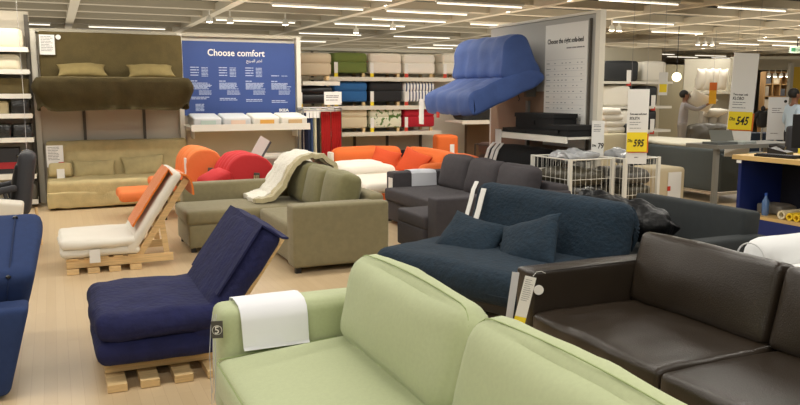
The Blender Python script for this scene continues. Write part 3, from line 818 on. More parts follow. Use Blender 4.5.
# ------------------------------------------------------------------ quilted chairs
def quilt_chair(label, loc, m_, W=.62, hood=False, th=.09, top=.86, m_frame=None, ar=.14):
    t = Thing('lounge_chair', label, 'chair', loc, 0, local=True)
    for y in (.05, W-.07):
        t.part('leg', Bx().tube([(.1, y, 0), (.12, y, .4)], .018, 8), black_plastic)
        t.part('leg', Bx().tube([(.62, y, 0), (.50, y, .4)], .018, 8), black_plastic)
    t.part('seat', Bx().soft((.28, W/2, .42), (.58, W, .12), .05, wr=.006), m_)
    t.part('back_frame', Bx().box(.60, .64, .08, W-.1, .36, top-.08), m_frame or chrome)
    hh = top-.34
    e = .1+ar
    sec = [(.62-e, .34), (.60-e, .5), (.61-e*.9, top-.16), (.62-e*.45, top-.02), (.62+e*.3, top-.02), (.62+e*.85, top-.14), (.66+e*.9, .55), (.64+e*.9, .34)]
    bk = t.part('quilted_back', quilt_body(sec, .03, W-.03, 5, seam=.016, seed=len(label), endr=.04), m_, smooth='all')
    t.part('opening_shade', Bx().soft((.66, -.008, .50), (.07, .03, .30), .008, rot=(0, .12, 0)), post_dark, parent=bk)  # dark block standing for the shade inside the hollow arch end
    if hood:
        t.part('quilted_flap', Bx().soft((.2, .08, .56), (.34, .3, .2), .06, (0, 0, .03), .02, 6, (0, -.3, .3)), m_)
    return t
q1 = mat('orange_quilt', (236, 128, 66), .75, bump=.2, scale=20)
q2 = mat('red_quilt', (206, 44, 48), .75, bump=.2, scale=20)
t = quilt_chair('chair in a bright orange quilted cover, behind the olive corner sofa', (1.13, 9.88, 0), q1, .95, top=.90, ar=.15)
t.part('seat_flap', Bx().soft((-.18, .5, .30), (.5, .6, .14), .06, wr=.012), q1)
t.part('label_strip', Bx().box(.36, .38, .02, .1, .55, .78), paper)
t = quilt_chair('chair in a red quilted cover with its slats showing, behind the olive corner sofa', (1.52, 9.03, 0), q2, .8, True, top=.88, ar=.2)
for k in range(3):
    t.part('back_slat', Bx().box(.635+.022*k, .645+.022*k, -.035, -.02, .36, .62), pine)
s = Thing('leaflet', 'white cardboard leaflet leaning at the back of the red quilted chair', 'leaflet', (2.38, 9.9, .75), local=True)
E_ = Euler((.0, .55, 0)).to_matrix().to_4x4()
s.part('sheet', Bx().box(-.07, .07, 0, .012, -.02, .3, E_), paper)
s.part('edge', Bx().box(.072, .10, 0, .02, -.02, .3, E_), mat('dark_edge', (90, 88, 92), .5))
struct('trim_61', Bx().box(2.35, 2.75, 9.75, 10.1, 0, .75), mat('plinth2', (150, 140, 124), .7))

# ------------------------------------------------------------------ RED FABRIC RACK with its card
s = Thing('fabric_rack', 'metal rack with red fabric panels hanging, right of the blue poster', 'rack', (4.1, 12.0, 0))
wire = mat('wire_grey', (150, 150, 148), .35, metal=.8)
for (x, y) in ((3.68, 11.9), (4.33, 11.9), (3.68, 12.2), (4.33, 12.2)):
    s.part('post', Bx().tube([(x, y, 0), (x, y, 1.36)], .012, 8), wire)
b = Bx()
for z in (1.32, 1.36):
    b.tube([(3.68, 11.9, z), (4.33, 11.9, z)], .008, 6); b.tube([(3.68, 12.2, z), (4.33, 12.2, z)], .008, 6)
for x in (3.68, 3.9, 4.1, 4.33): b.tube([(x, 11.9, 1.34), (x, 12.2, 1.34)], .007, 6)
s.part('top_frame', b, wire)
redf = mat('red_fabric', (208, 42, 40), .85, bump=.2, scale=200)
for k, (x0, x1) in enumerate(((3.97, 4.135), (4.145, 4.32))):
    b = Bx(); NN = 16; rr = []
    for j in range(5):
        rr.append([b.bm.verts.new((x0+(x1-x0)*i/NN, 11.87+.012*math.sin(i*1.9+k)*(.4+j*.2), 1.3-.9*j/4)) for i in range(NN+1)])
    for A, B_ in zip(rr, rr[1:]):
        for i in range(NN): b.bm.faces.new([A[i], A[i+1], B_[i+1], B_[i]])
    bmesh.ops.solidify(b.bm, geom=b.bm.faces[:], thickness=.01)
    o = obj('fabric_sample', b, redf, None, 'all')
    tag(o, 'red fabric panel hanging from the metal rack, %s one' % ('left' if k == 0 else 'right'), 'fabric sample')
for k, (x, m_, lb) in enumerate(((3.74, mat('navy_sample', (30, 38, 66), .9), 'navy fabric sample hanging at the left end of the metal rack'), (3.80, mat('blue_sample', (52, 74, 110), .9), 'blue fabric sample hanging second from the left on the metal rack'), (3.86, mat('pale_sample', (214, 210, 176), .9), 'pale yellow fabric sample hanging on the metal rack'), (3.915, mat('black_sample', (26, 28, 32), .9), 'black fabric sample hanging next to the red panels'))):
    o = obj('fabric_sample', Bx().soft((x, 11.98, .85), (.035, .2, .86), .012, wr=.008, rot=(0, 0, .3)), m_); tag(o, lb, 'fabric sample')
    obj('paper_tab', Bx().box(x-.025, x+.025, 11.85, 11.853, 1.2, 1.31), paper, o)
s = Thing('sign_card', 'white card sign on top of the red fabric rack', 'sign', (4.2, 11.9, 1.36))
s.part('card', Bx().box(4.04, 4.34, 11.895, 11.9, 1.41, 1.62), paper)
s.part('print', lines(Bx(), 4.07, 4.30, [1.55, 1.525, 1.48], .012, 11.895, .04, 4), paper_print)
s.part('holder', Bx().tube([(4.19, 11.91, 1.36), (4.19, 11.91, 1.5)], .006, 6), wire)
# ------------------------------------------------------------------ POUFFE SHELVES behind (three rows)
def shelf_board(x0, x1, y0, y1, z, label, rz=0):
    t = Thing('shelf', label, 'shelf', ((x0+x1)/2, (y0+y1)/2, z-.05))
    t.part('board', Bx().box(x0, x1, y0, y1, z-.045, z-.0), white_paint)
    t.part('front_lip', Bx().box(x0, x1, y0-.02, y0, z-.07, z+.005).bevel(.004), cream_metal)
    return t
struct('wall_2', Bx().box(3.8, 12.5, 14.1, 14.2, 0, 2.42), mat('shelf_wall', (222, 215, 198), .8))
struct('trim_62', Bx().box(3.8, 12.5, 14.0, 14.22, 2.40, 2.46), cream_metal)
shelf_board(4.5, 7.3, 13.3, 14.1, 1.89, 'white shelf carrying the top row of pale and green pouffes')
shelf_board(4.5, 6.92, 13.3, 14.1, 1.36, 'white shelf carrying the blue, black and striped pouffes')
shelf_board(4.5, 6.92, 13.3, 14.1, .87, 'white shelf carrying the cream, leaf patterned and red pouffes')
for i, x in enumerate((4.55, 5.4, 6.1, 6.85)):
    struct('trim_%d' % (63+i), Bx().box(x-.02, x+.02, 14.05, 14.1, 0, 2.38), post_dark)
def pouffe(name, label, cat, loc, m_, rz=0, w=.62, h=.34, group=None, tagc=yellow_card):
    t = Thing(name, label, cat, loc, rz, group, local=True)
    if h > .26:
        t.part('cover', Bx().soft((0, .3, .07+h*.3), (w, .6, h*.56), .04, (0, .004, 0), .003, 5), m_)
        t.part('lid_cushion', Bx().soft((0, .3, .07+h*.77), (w+.01, .61, h*.48), .06, (0, .004, .02), .004, 5, seed=2), m_)
    for (x, y) in ((-w/2+.06, .06), (w/2-.06, .06), (-w/2+.06, .54), (w/2-.06, .54)):
        t.part('leg', Bx().box(x-.025, x+.025, y-.025, y+.025, 0, .075), pine)
    p = t.part('price_tag', Bx().box(-w/2+.0, -w/2+.07, -.025, -.02, .07, .27), paper, label='white paper tag')
    t.part('tag_foot', Bx().box(-w/2+.0, -w/2+.07, -.026, -.019, 0.0, .075), tagc, parent=p)
    return t
rows = [(1.89, [((112, 126, 62), 'green pouffe on the top shelf of the pouffe display', yellow_card), ((238, 228, 212), 'pale cream pouffe on the top shelf, between the green one and the white one', yellow_card), ((242, 236, 224), 'off white pouffe on the top shelf, third from the left', red_card)]),
        (1.36, [((44, 100, 158), 'bright blue pouffe on the middle shelf', yellow_card), ((40, 40, 42), 'black pouffe in the middle of the middle shelf', yellow_card), (None, 'blue and white striped pouffe on the middle shelf', red_card)]),
        (.87, [((218, 204, 172), 'cream pouffe on the lowest shelf left of the leaf patterned one', yellow_card), ('leaf', 'white pouffe with green leaf pattern on the lowest shelf', yellow_card), ((176, 26, 44), 'red pouffe on the lowest shelf at the right', red_card)])]
ci = 0
for (z, items) in rows:
    for k, (c_, lb, tc_) in enumerate(items):
        if c_ is None: m_ = striped('stripes_blue_white', (238, 236, 232), (44, 58, 104), 15, 'X', .62)
        elif c_ == 'leaf': m_ = mat('leaf_pattern', (226, 224, 200), .9, rgb2=(96, 128, 66), vscale=9)
        else: m_ = mat('pouffe_fabric_%d' % ci, c_, .9, bump=.2, scale=200)
        ci += 1
        pouffe('pouffe', lb, 'pouffe', (5.06+.71*k, 13.36, z), m_, w=.66, h=.37, tagc=tc_)
m_leaf = _M['leaf_pattern'].node_tree.nodes
for nd in m_leaf:
    if nd.type == 'VALTORGB': nd.color_ramp.elements[0].position = .53; nd.color_ramp.elements[1].position = .57
pouffe('pouffe', 'white pouffe at the right end of the top pouffe shelf, near the blue quilted seat', 'pouffe', (7.2, 13.3, 1.89), mat('white_pouf', (236, 230, 214), .9), w=.5, h=.4, tagc=red_card)
# angled unit at the left end of the shelves
t = Thing('shelf', 'angled white shelf under the beige boxed pouffe, right of the blue poster post', 'shelf', (3.95, 12.62, 1.85), 0, local=True)
t.part('board', Bx().box(-.05, .62, 0, .6, -.1, -.06), white_paint)
t.part('front_lip', Bx().box(-.05, .62, -.02, 0, -.12, -.05), cream_metal)
for x in (-.04, .58): t.part('upright', Bx().box(x, x+.04, .56, .6, -1.85, -.06), cream_metal)
pouffe('pouffe', 'beige pouffe on the angled shelf at the left end, just right of the poster post', 'pouffe', (4.10, 12.64, 1.82), mat('beige_pouf', (184, 166, 138), .9), rz=-.25, w=.62, h=.38)
t = Thing('shelf', 'white shelf under the black pouffe behind the card sign', 'shelf', (3.95, 12.62, 1.33), 0, local=True)
t.part('board', Bx().box(-.1, .55, 0, .6, -.04, 0), white_paint)
t.part('front_lip', Bx().box(-.1, .55, -.02, 0, -.07, .005), cream_metal)
t.part('side_panel', Bx().box(-.1, -.07, .0, .6, -1.33, -.04), cream_metal)
pouffe('pouffe', 'black leather pouffe behind the white card sign', 'pouffe', (4.14, 12.66, 1.34), mat('black_pouf', (24, 23, 24), .4), rz=-.12, w=.6, h=.30)
# low bench row under the shelves
bt = Thing('bench', 'long dark bench cushion on the floor behind the orange sofa', 'bench', (6.6, 13.2, 0), local=True)
bt.part('seat', Bx().soft((0, .3, .42), (.95, .6, .12), .04), mat('navy_bench', (34, 38, 58), .8))
bt.part('base', Bx().box(-.42, .42, .05, .55, 0, .36), mat('bench_wood', (196, 172, 128), .6))
bt = Thing('bench', 'pale wooden bench with a yellowish top behind the orange sofa', 'bench', (5.5, 13.2, 0), local=True)
bt.part('seat', Bx().soft((0, .3, .44), (1.0, .6, .1), .03), mat('tan_top', (206, 186, 130), .7))
bt.part('base', Bx().box(-.46, .46, .05, .55, 0, .40), pine)
bt = Thing('bench', 'bench with bright yellow top partly hidden by the orange sofa back', 'bench', (4.65, 13.0, 0), local=True)
bt.part('seat', Bx().soft((0, .3, .42), (.7, .6, .1), .03), mat('yellow_top', (214, 196, 48), .7))
bt.part('base', Bx().box(-.3, .3, .05, .55, 0, .38), pine)
# orange chair block and brown box below the blue seat
orf = mat('orange_fabric', (224, 108, 44), .85, bump=.2, scale=120)
t = Thing('armchair', 'small bright orange armchair under the red pouffe shelf end', 'armchair', (6.62, 12.1, 0), -.3, local=True)
t.part('backrest', Bx().soft((-.16, .3, .42), (.4, .5, .84), .06), orf)
t.part('seat', Bx().soft((.2, .3, .22), (.46, .5, .42), .06), orf)
t.part('price_tag', Bx().box(-.12, -.04, .035, .04, .40, .68), paper)
t = Thing('wire_crate', 'black wire crate with a dark brown cushion beside the small orange armchair', 'crate', (6.95, 11.0, 0), 0, local=True)
b = Bx()
for z in (.05, .4, .72):
    b.tube([(-.3, 0, z), (.35, 0, z), (.35, .5, z), (-.3, .5, z)], .012, 6, True)
for (x, y) in ((-.3, 0), (.35, 0), (.35, .5), (-.3, .5)): b.tube([(x, y, 0), (x, y, .72)], .012, 6)
t.part('frame', b, black_plastic)
t.part('cushion', Bx().soft((.02, .25, .66), (.6, .46, .2), .07), mat('brown_cushion', (66, 44, 38), .6))
t.part('bag', Bx().soft((.02, .25, .3), (.56, .44, .5), .05, wr=.01), mat('brown_bag', (52, 38, 34), .6))
# black bags and brown board seen under the blue seat
t = Thing('display_bag', 'black bag with a red tag just under the blue wall mounted seat', 'bag', (7.55, 12.8, 1.1), local=True)
t.part('body', Bx().soft((0, .25, .15), (.85, .5, .32), .1, wr=.02), mat('black_bag', (28, 26, 28), .6))
t.part('tag', Bx().box(-.25, -.15, -.02, -.01, .2, .3), red_card)
shelf_board(7.05, 8.1, 12.7, 13.4, 1.08, 'short shelf holding the black bag under the blue seat')
struct('wall_3', Bx().box(7.56, 8.7, 13.4, 13.5, 0, 2.6), mat('brown_back', (104, 82, 62), .8))
# hanging fabrics right of it
for k, (x, c_) in enumerate(((7.62, (214, 190, 150)), (7.72, (120, 110, 70)), (7.82, (70, 80, 60)), (7.92, (150, 140, 110)))):
    o = obj('fabric_strip', Bx().soft((x, 11.6, .95), (.07, .25, .9), .02, wr=.006), mat('strip_%s' % 'abcd'[k], c_, .9))
    tag(o, ['tan', 'olive', 'dark green', 'pale grey'][k] + ' fabric strip hanging below the right end of the blue seat', 'fabric sample')
struct('trim_67', Bx().box(7.5, 8.0, 11.45, 11.75, 1.42, 1.46), cream_metal)
struct('trim_68', Bx().box(7.5, 7.54, 11.5, 11.7, 0, 1.42), cream_metal)
struct('trim_69', Bx().box(7.98, 8.02, 11.5, 11.7, 0, 1.42), cream_metal)

# ------------------------------------------------------------------ ORANGE SOFA (corner of two backs)
s = Thing('corner_sofa', 'bright orange corner sofa bed with a white mattress, behind the olive one', 'sofa', (4.6, 10.2, 0))
s.part('base', Bx().soft((4.75, 10.4, .17), (1.5, 2.2, .24), .04), orf)
s.part('backrest', Bx().soft((4.62, 11.5, .40), (1.2, .26, .66), .11, (0, .03, .02), .006, 4), orf)
s.part('backrest', Bx().soft((5.32, 10.6, .40), (.26, 1.5, .66), .11, (.03, 0, .02), .006, 4), orf)
s.part('backrest', Bx().soft((5.32, 9.5, .40), (.28, .7, .64), .11, (.02, 0, .02), .006, 4), orf)
s.part('armrest', Bx().soft((4.85, 9.1, .40), (.9, .22, .5), .10, (0, .02, .02), .004), orf)
s.part('mattress', Bx().soft((4.45, 10.3, .34), (1.5, 2.1, .14), .065, (0, 0, .02), .01, 3), wh)
s.part('white_side', Bx().soft((4.0, 11.5, .38), (.05, .2, .58), .02), wh, label='white fabric edge at the left end')
o = obj('duvet', Bx().soft((4.2, 10.75, .46), (.85, .9, .14), .07, (0, 0, .07), .02, 3, seed=3), wh); tag(o, 'white duvet heaped on the orange corner sofa bed', 'duvet')
def opill(x, y, z, w, h, rot, sd, lb):
    o = obj('pillow', Bx().pillow((0, 0, 0), w, h, .18, rot, .01, 14, sd), mat('orange_pillow', (204, 74, 26), .85, bump=.2, scale=120), None, 'all'); o.location = (x, y, z); tag(o, lb, 'pillow')
opill(4.72, 11.0, .53, .46, .42, (-.5, .25, -.7), 1, 'orange pillow on the orange sofa, left one')
opill(4.95, 10.45, .53, .5, .44, (-.5, .3, -1.1), 2, 'orange pillow on the orange sofa, right one in front')
P2 = [(9.23, .42), (9.23, .55), (9.22, .63), (9.15, .685), (9.05, .685), (8.98, .63), (8.965, .55), (8.96, .45)]
tag(obj('arm_cloth', Bx().sheet(P2[::-1], -5.2, -4.88, .006, 8, .006, 6, 4, M=Matrix.Rotation(PI/2, 4, 'Z')), mat('white_cloth', (236, 236, 240), .9)), 'white cloth over the arm of the orange corner sofa', 'cloth')

# ------------------------------------------------------------------ BLACK COVERED CHAIR behind the grey cushions
bv = mat('black_velvet', (17, 17, 18), .95, bump=.4, scale=40, sheen=.05)
s = Thing('armchair', 'black velvet covered chair with white and red tags, behind the grey sofa cushions', 'armchair', (5.35, 8.6, 0))
s.part('seat', Bx().soft((5.15, 8.2, .3), (.6, 1.3, .34), .08), bv)
s.part('backrest', Bx().soft((5.45, 8.2, .62), (.28, 1.4, .60), .12, (.02, .02, .02), .012, 5), bv)
for k, y in enumerate((8.78, 8.66, 8.56)):
    p = s.part('price_tag', Bx().sheet([(5.24, .64), (5.275, .76), (5.31, .86), (5.39, .945)], y, y+.07, .005, 3), paper)
    s.part('red_square', Bx().sheet([(5.233, .62), (5.26, .72)], y, y+.07, .007, 2), red_card, parent=p)
o = obj('storage_box', Bx().box(5.0, 5.25, 7.22, 7.36, .0, .74).bevel(.01), mat('white_box', (214, 208, 198), .7))
tag(o, 'pale box standing between the black covered chair and the wire bins', 'box')

# ------------------------------------------------------------------ BLUE SEAT MOUNTED HIGH
bq = mat('blue_quilt', (66, 92, 154), .7, bump=.3, scale=18, var=.08, vscale=5, sheen=.1)
s = Thing('chair_bed', 'blue quilted chair bed mounted high on the grey partition', 'chair bed', (5.4, 8.4, 1.3))
seat_sec = [(4.60, 1.34), (4.56, 1.46), (4.59, 1.60), (4.80, 1.69), (5.05, 1.80), (5.40, 1.90), (5.62, 1.85), (5.62, 1.72), (5.3, 1.58), (4.9, 1.42), (4.68, 1.33)]
s.part('seat', quilt_body(seat_sec, 8.08, 9.24, 4, seed=2), bq, smooth='all')
back_sec = [(5.02, 1.80), (5.03, 2.0), (5.05, 2.18), (5.14, 2.29), (5.28, 2.32), (5.40, 2.25), (5.5, 2.06), (5.60, 1.86), (5.5, 1.78), (5.2, 1.76)]
s.part('backrest', quilt_body(back_sec, 8.09, 9.30, 4, seed=5), bq, smooth='all')
s.part('wall_bracket', Bx().box(5.55, 5.70, 8.3, 8.36, 1.55, 1.95), post_dark)
s.part('wall_bracket', Bx().box(5.55, 5.70, 9.0, 9.06, 1.55, 1.95), post_dark)
s.part('tie_cord', Bx().tube([(5.35, 8.2, 1.62), (5.36, 8.2, 1.56), (5.38, 8.2, 1.52), (5.36, 8.2, 1.5)], .006, 5), black_plastic)
s.part('price_tag', Bx().box(4.56, 4.565, 9.28, 9.42, 1.18, 1.52), paper, label='white paper tag hanging at the far front corner')
s.part('red_tag', Bx().box(4.60, 4.605, 8.9, 8.98, 1.28, 1.38), red_card)

# chart on the partition
ch_ = Thing('chart', 'white wall chart headed Choose the right sofa-bed on the grey partition', 'chart', (5.69, 7.68, 1.2), -PI/2, local=True)
ch_.part('panel', Bx().box(-.42, .42, -.012, .005, -.25, 1.23), paper)
ch_.part('title', text_bx('Choose the right sofa-bed', .082, up(-.37, -.014, 1.0), bold=.0015, squeeze=.82), ink, smooth=False)
ch_.part('subtitle', lines(Bx(), .02, .36, [.93], .014, -.0125, 0, 3), paper_print, smooth=False)
b = Bx()
for k in range(13):
    z = .80-.068*k
    b.box(-.38, .38, -.0135, -.012, z, z+.0025)
ch_.part('table_rules', b, mat('rule_grey', (188, 188, 188), .7), smooth=False)
b = Bx(); R = random.Random(11)
for k in range(12):
    z = .755-.068*k
    lines(b, -.38, -.29, [z], .008, -.0122, .03, k)
    for c_ in range(8):
        if R.random() < .75: b.box(-.22+.075*c_, -.20+.075*c_+R.random()*.015, -.0135, -.012, z, z+.009)
ch_.part('table_marks', b, mat('mark_grey', (150, 150, 152), .7), smooth=False)
ch_.part('small_mark', Bx().box(.28, .35, -.0135, -.012, -.14, -.10), paper_print)

# shelf with black boxes on the partition
t = Thing('wall_shelf', 'white shelf on the grey partition carrying black storage boxes', 'shelf', (5.45, 7.9, .98))
t.part('board', Bx().box(5.22, 5.70, 6.98, 8.45, 1.08, 1.11), white_paint)
t.part('front_lip', Bx().box(5.20, 5.225, 6.98, 8.45, 1.04, 1.109), white_paint)
t.part('bracket', Bx().prism([(5.45, 1.03), (5.69, .99), (5.69, 1.08), (5.45, 1.08)], 8.40, 8.42), white_paint)
t.part('price_tag', Bx().box(5.19, 5.195, 8.32, 8.46, .96, 1.14), paper)
bb = mat('black_fabric_box', (18, 18, 19), .85, bump=.2, scale=200)
def sbox(loc, sx, sy, sz, rz, lb):
    t = Thing('storage_box', lb, 'box', loc, rz, local=True)
    t.part('body', Bx().box(-sx/2, sx/2, -sy/2, sy/2, 0, sz-.03).bevel(.006), bb)
    t.part('lid', Bx().box(-sx/2-.012, sx/2+.012, -sy/2-.012, sy/2+.012, sz-.05, sz).bevel(.006), bb)
    t.part('pull_tab', Bx().box(-sx/2-.025, -sx/2-.01, -.03, .03, sz*.3, sz*.55), bb)
sbox((5.45, 7.74, 1.168), .32, .80, .19, 0, 'black fabric storage box with lid, top one on the partition shelf')
sbox((5.46, 7.86, 1.112), .42, .98, .055, 0, 'flat black storage box lying under the lidded one')
sbox((5.42, 7.155, 1.112), .40, .36, .125, 0, 'black storage box at the right end of the partition shelf')
s = Thing('price_sign', 'paper price sign reading 79 at the foot of the partition post', 'sign', (5.60, 6.93, 1.0), -YAW, local=True)
s.part('card', Bx().box(-.07, .07, -.012, -.006, -.13, .29), paper)
s.part('price', text_bx('79', .085, up(-.0, -.0135, -.02), shear=.1, bold=.002, squeeze=.8), ink, smooth=False)
s.part('currency', text_bx('Dhs', .035, up(-.06, -.0135, .0), bold=.001, squeeze=.8), ink, smooth=False)
s.part('print', lines(Bx(), -.05, .04, [.24, .22, .19, .17, -.08], .007, -.012, .02, 6), paper_print, smooth=False)

# ------------------------------------------------------------------ WIRE BINS full of wrapped goods
wm = mat('white_wire', (226, 222, 210), .4)
def wire_bin(label, x0, x1, y0, y1, z1, sd):
    t = Thing('wire_bin', label, 'bin', ((x0+x1)/2, (y0+y1)/2, 0))
    for (x, y) in ((x0, y0), (x1, y0), (x0, y1), (x1, y1)):
        t.part('post', Bx().box(x-.018, x+.018, y-.018, y+.018, .0, z1+.01), wm)
    b = Bx()
    for (xa, ya, xb, yb) in ((x0, y0, x1, y0), (x0, y1, x1, y1), (x0, y0, x0, y1), (x1, y0, x1, y1)):
        n = 8 if abs(xa-xb) else 8
        for k in range(1, n):
            x = xa+(xb-xa)*k/n; y = ya+(yb-ya)*k/n
            b.tube([(x, y, .12), (x, y, z1)], .0022, 5)
        for z in (.12, .32, .52, .70, z1): b.tube([(xa, ya, z), (xb, yb, z)], .003 if z < z1 else .008, 5)
    t.part('mesh_panel', b, wm)
    t.part('bottom', Bx().box(x0, x1, y0, y1, .10, .12), wm)
    return t
wire_bin('white wire bin with plastic wrapped goods, left one, its corner post nearest', 4.85, 5.40, 6.42, 7.1, .91, 1)
wire_bin('white wire bin with wrapped goods, right one beside the 595 banner', 5.47, 5.92, 6.30, 6.92, .91, 2)
wrap = [mat('wrapped_olive', (66, 60, 44), .45, bump=.6, scale=20, spec=.5), mat('wrapped_grey', (84, 80, 72), .4, bump=.6, scale=20, spec=.6), mat('wrapped_dark', (52, 50, 46), .25, bump=.6, scale=20, spec=.8)]
clear = mat('clear_film', (168, 170, 172), .12, bump=.9, scale=14, spec=.9)
names_ = ['bottom', 'second', 'third', 'fourth']
for bi, (x0, x1, y0, y1) in enumerate(((4.87, 5.38, 6.44, 7.08), (5.49, 5.90, 6.32, 6.90))):
    for k in range(4):
        b = Bx().soft((0, 0, 0), (x1-x0-.03, y1-y0-.03, .155), .06, (.01, .01, .015), .02, 7, m=10, seed=bi*5+k)
        o = obj('wrapped_pack', b, wrap[(k+bi) % 3], None, 'all'); o.location = ((x0+x1)/2, (y0+y1)/2, .21+.165*k)
        tag(o, 'plastic wrapped pack in the %s wire bin, %s from below' % (('left', 'right')[bi], names_[k]) if k else 'plastic wrapped pack at the bottom of the %s wire bin' % ('left', 'right')[bi], 'pack')
    b = Bx().soft((0, 0, 0), (.44 if bi == 0 else .3, .34, .08), .038, (.01, .01, .03), .036, 11, m=14, seed=bi+20)
    o = obj('wrapped_pack', b, clear, None, 'all'); o.location = ((x0+x1)/2, (y0+y1)/2-.02, .925)
    tag(o, ['crumpled clear plastic pack heaped on top of the left wire bin', 'crumpled clear plastic pack on top of the right wire bin'][bi], 'pack')
# ------------------------------------------------------------------ LEFT EDGE: shelves, chair, blue sofa
struct('wall_left', Bx().box(-3.2, -.24, 12.32, 12.44, 0, 2.75), wall_w)
struct('trim_70', Bx().box(-.30, -.245, 12.24, 12.32, 0, 2.7), post_dark)
zs = [(2.20, 'top'), (1.90, 'second'), (1.57, 'third'), (1.30, 'fourth'), (.97, 'fifth'), (.46, 'sixth'), (.10, 'lowest')]
for z, nm in zs:
    t = Thing('shelf', 'white shelf of the left edge unit, %s from above' % nm if nm not in ('top', 'lowest') else 'white shelf of the left edge unit, the %s one' % nm, 'shelf', (-.8, 12.0, z))
    t.part('board', Bx().box(-1.5, -.26, 11.75, 12.32, z-.03, z), white_paint)
    t.part('front_lip', Bx().box(-1.5, -.26, 11.73, 11.755, z-.045, z+.02), white_paint)
cp = mat('cream_pouf', (222, 212, 186), .9)
def lump(name, label, cat, x, y, z, sx, sy, sz, m_, r=.04, wr=.004, rz=0, sd=1, cr_=.01):
    o = obj(name, Bx().soft((0, 0, sz/2), (sx, sy, sz), r, (0, 0, cr_), wr, 6, seed=sd), m_, None, True); o.location = (x, y, z); o.rotation_euler = (0, 0, rz)
    tag(o, label, cat); return o
lump('pouffe', 'cream boxy pouffe on the top shelf at the left picture edge', 'pouffe', -.65, 12.02, 2.2, .66, .46, .27, cp, .06)
lump('pouffe', 'cream pouffe on the second shelf at the left picture edge', 'pouffe', -.70, 12.02, 1.9, .66, .46, .22, cp, .07)
lump('folded_cover', 'olive brown folded cover on the third shelf at the left edge', 'cover', -.62, 12.02, 1.57, .68, .46, .23, ob, .03, .012)
lump('folded_cover', 'beige folded cover on the fourth shelf at the left picture edge', 'cover', -.72, 12.02, 1.3, .34, .42, .19, mat('beige_box', (196, 182, 144), .8), .03)
dk = mat('black_wrapped', (34, 34, 34), .25, bump=.7, scale=25, spec=.8)
k = 0
for (x, z, w, h, lb) in ((-.40, 1.3, .24, .22, 'black plastic wrapped pack on the fourth shelf beside the beige cover'), (-.68, .97, .3, .2, 'black plastic wrapped pack on the fifth shelf, left one'), (-.40, .97, .25, .2, 'black plastic wrapped pack on the fifth shelf, right one'),
                      (-.38, .46, .24, .3, 'dark wrapped pack standing on the sixth shelf by the left post'), (-.38, .10, .22, .24, 'pale wrapped pack on the lowest shelf by the left post')):
    k += 1
    lump('wrapped_pack', lb, 'pack', x, 12.0, z, w, .42, h, dk if k < 5 else wrap[1], .03, .02, 0, k)
t = Thing('storage_box', 'black box with a red band on the shelf behind the dark swivel chair', 'box', (-.62, 12.0, .46), local=True)
t.part('body', Bx().box(-.16, .16, -.2, .2, .0, .38).bevel(.006), mat('dark_box', (40, 40, 44), .6))
t.part('band', Bx().box(-.165, .165, -.206, .2, .10, .19), mat('red_band', (160, 30, 36), .6))
t.part('base', Bx().box(-.165, .165, -.206, .2, .0, .03), cream_metal)
# dark chair
dc = mat('dark_chair', (50, 50, 54), .6, bump=.1, scale=200)
s = Thing('swivel_chair', 'black high backed swivel chair seen from the side at the left edge', 'chair', (-.39, 8.8, 0), local=True)
Ms = Matrix.Rotation(.16, 4, 'Y')
s.part('backrest', Bx().soft((.08, 0, .68), (.17, .5, .66), .08, (0, 0, 0), rot=(0, .15, 0)), dc)
s.part('back_pad', Bx().soft((.03, 0, .64), (.12, .44, .50), .05, (.02, 0, 0), .006, 5, rot=(0, .15, 0)), mat('black_leather', (20, 20, 22), .45))
s.part('seat', Bx().soft((-.2, 0, .42), (.5, .52, .14), .06, (0, 0, .02)), _M['black_leather'])
s.part('armrest', Bx().soft((-.16, -.27, .62), (.36, .06, .07), .03, rot=(0, -.2, 0)), dc)
s.part('armrest', Bx().soft((-.16, .27, .62), (.36, .06, .07), .03, rot=(0, -.2, 0)), dc)
for y in (-.27, .27): s.part('arm_support', Bx().tube([(-.1, y, .6), (-.06, y, .42)], .018, 8), dc)
s.part('column', Bx().tube([(-.15, 0, .08), (-.15, 0, .38)], .03, 12), chrome)
for k in range(5):
    a = k*2*PI/5
    s.part('base_leg', Bx().tube([(-.15, 0, .1), (-.15+.28*math.cos(a), .28*math.sin(a), .035)], [.025, .02], 8), black_plastic)
s.part('rear_leg', Bx().tube([(.17, -.1, .42), (.2, -.1, .02)], .016, 8), pine)
o = obj('hanging_strip', Bx().sheet([(0, .86), (.005, 1.2), (.01, 1.5)], -.02, .02, .004, 3), mat('clear_strip', (215, 215, 220), .4)); o.location = (-.30, 9.6, 0)
tag(o, 'white paper strip hanging on a thread above the black swivel chair', 'strip')
th_o = Bx().tube([(-.29, 9.6, 1.5), (-.30, 9.6, 2.96)], .003, 5); obj('thread', th_o, paper, o, off=(-.30, 9.6, 0))
# cream box cushion at the left edge
o = obj('seat_cushion', Bx().soft((0, 0, 0), (.52, .30, .60), .03, rot=(0, .14, 0)), mat('cream_leather', (214, 206, 190), .6), None, True)
o.location = (-.60, 8.0, .31); tag(o, 'cream block of an armchair at the left edge in front of the swivel chair', 'armchair')
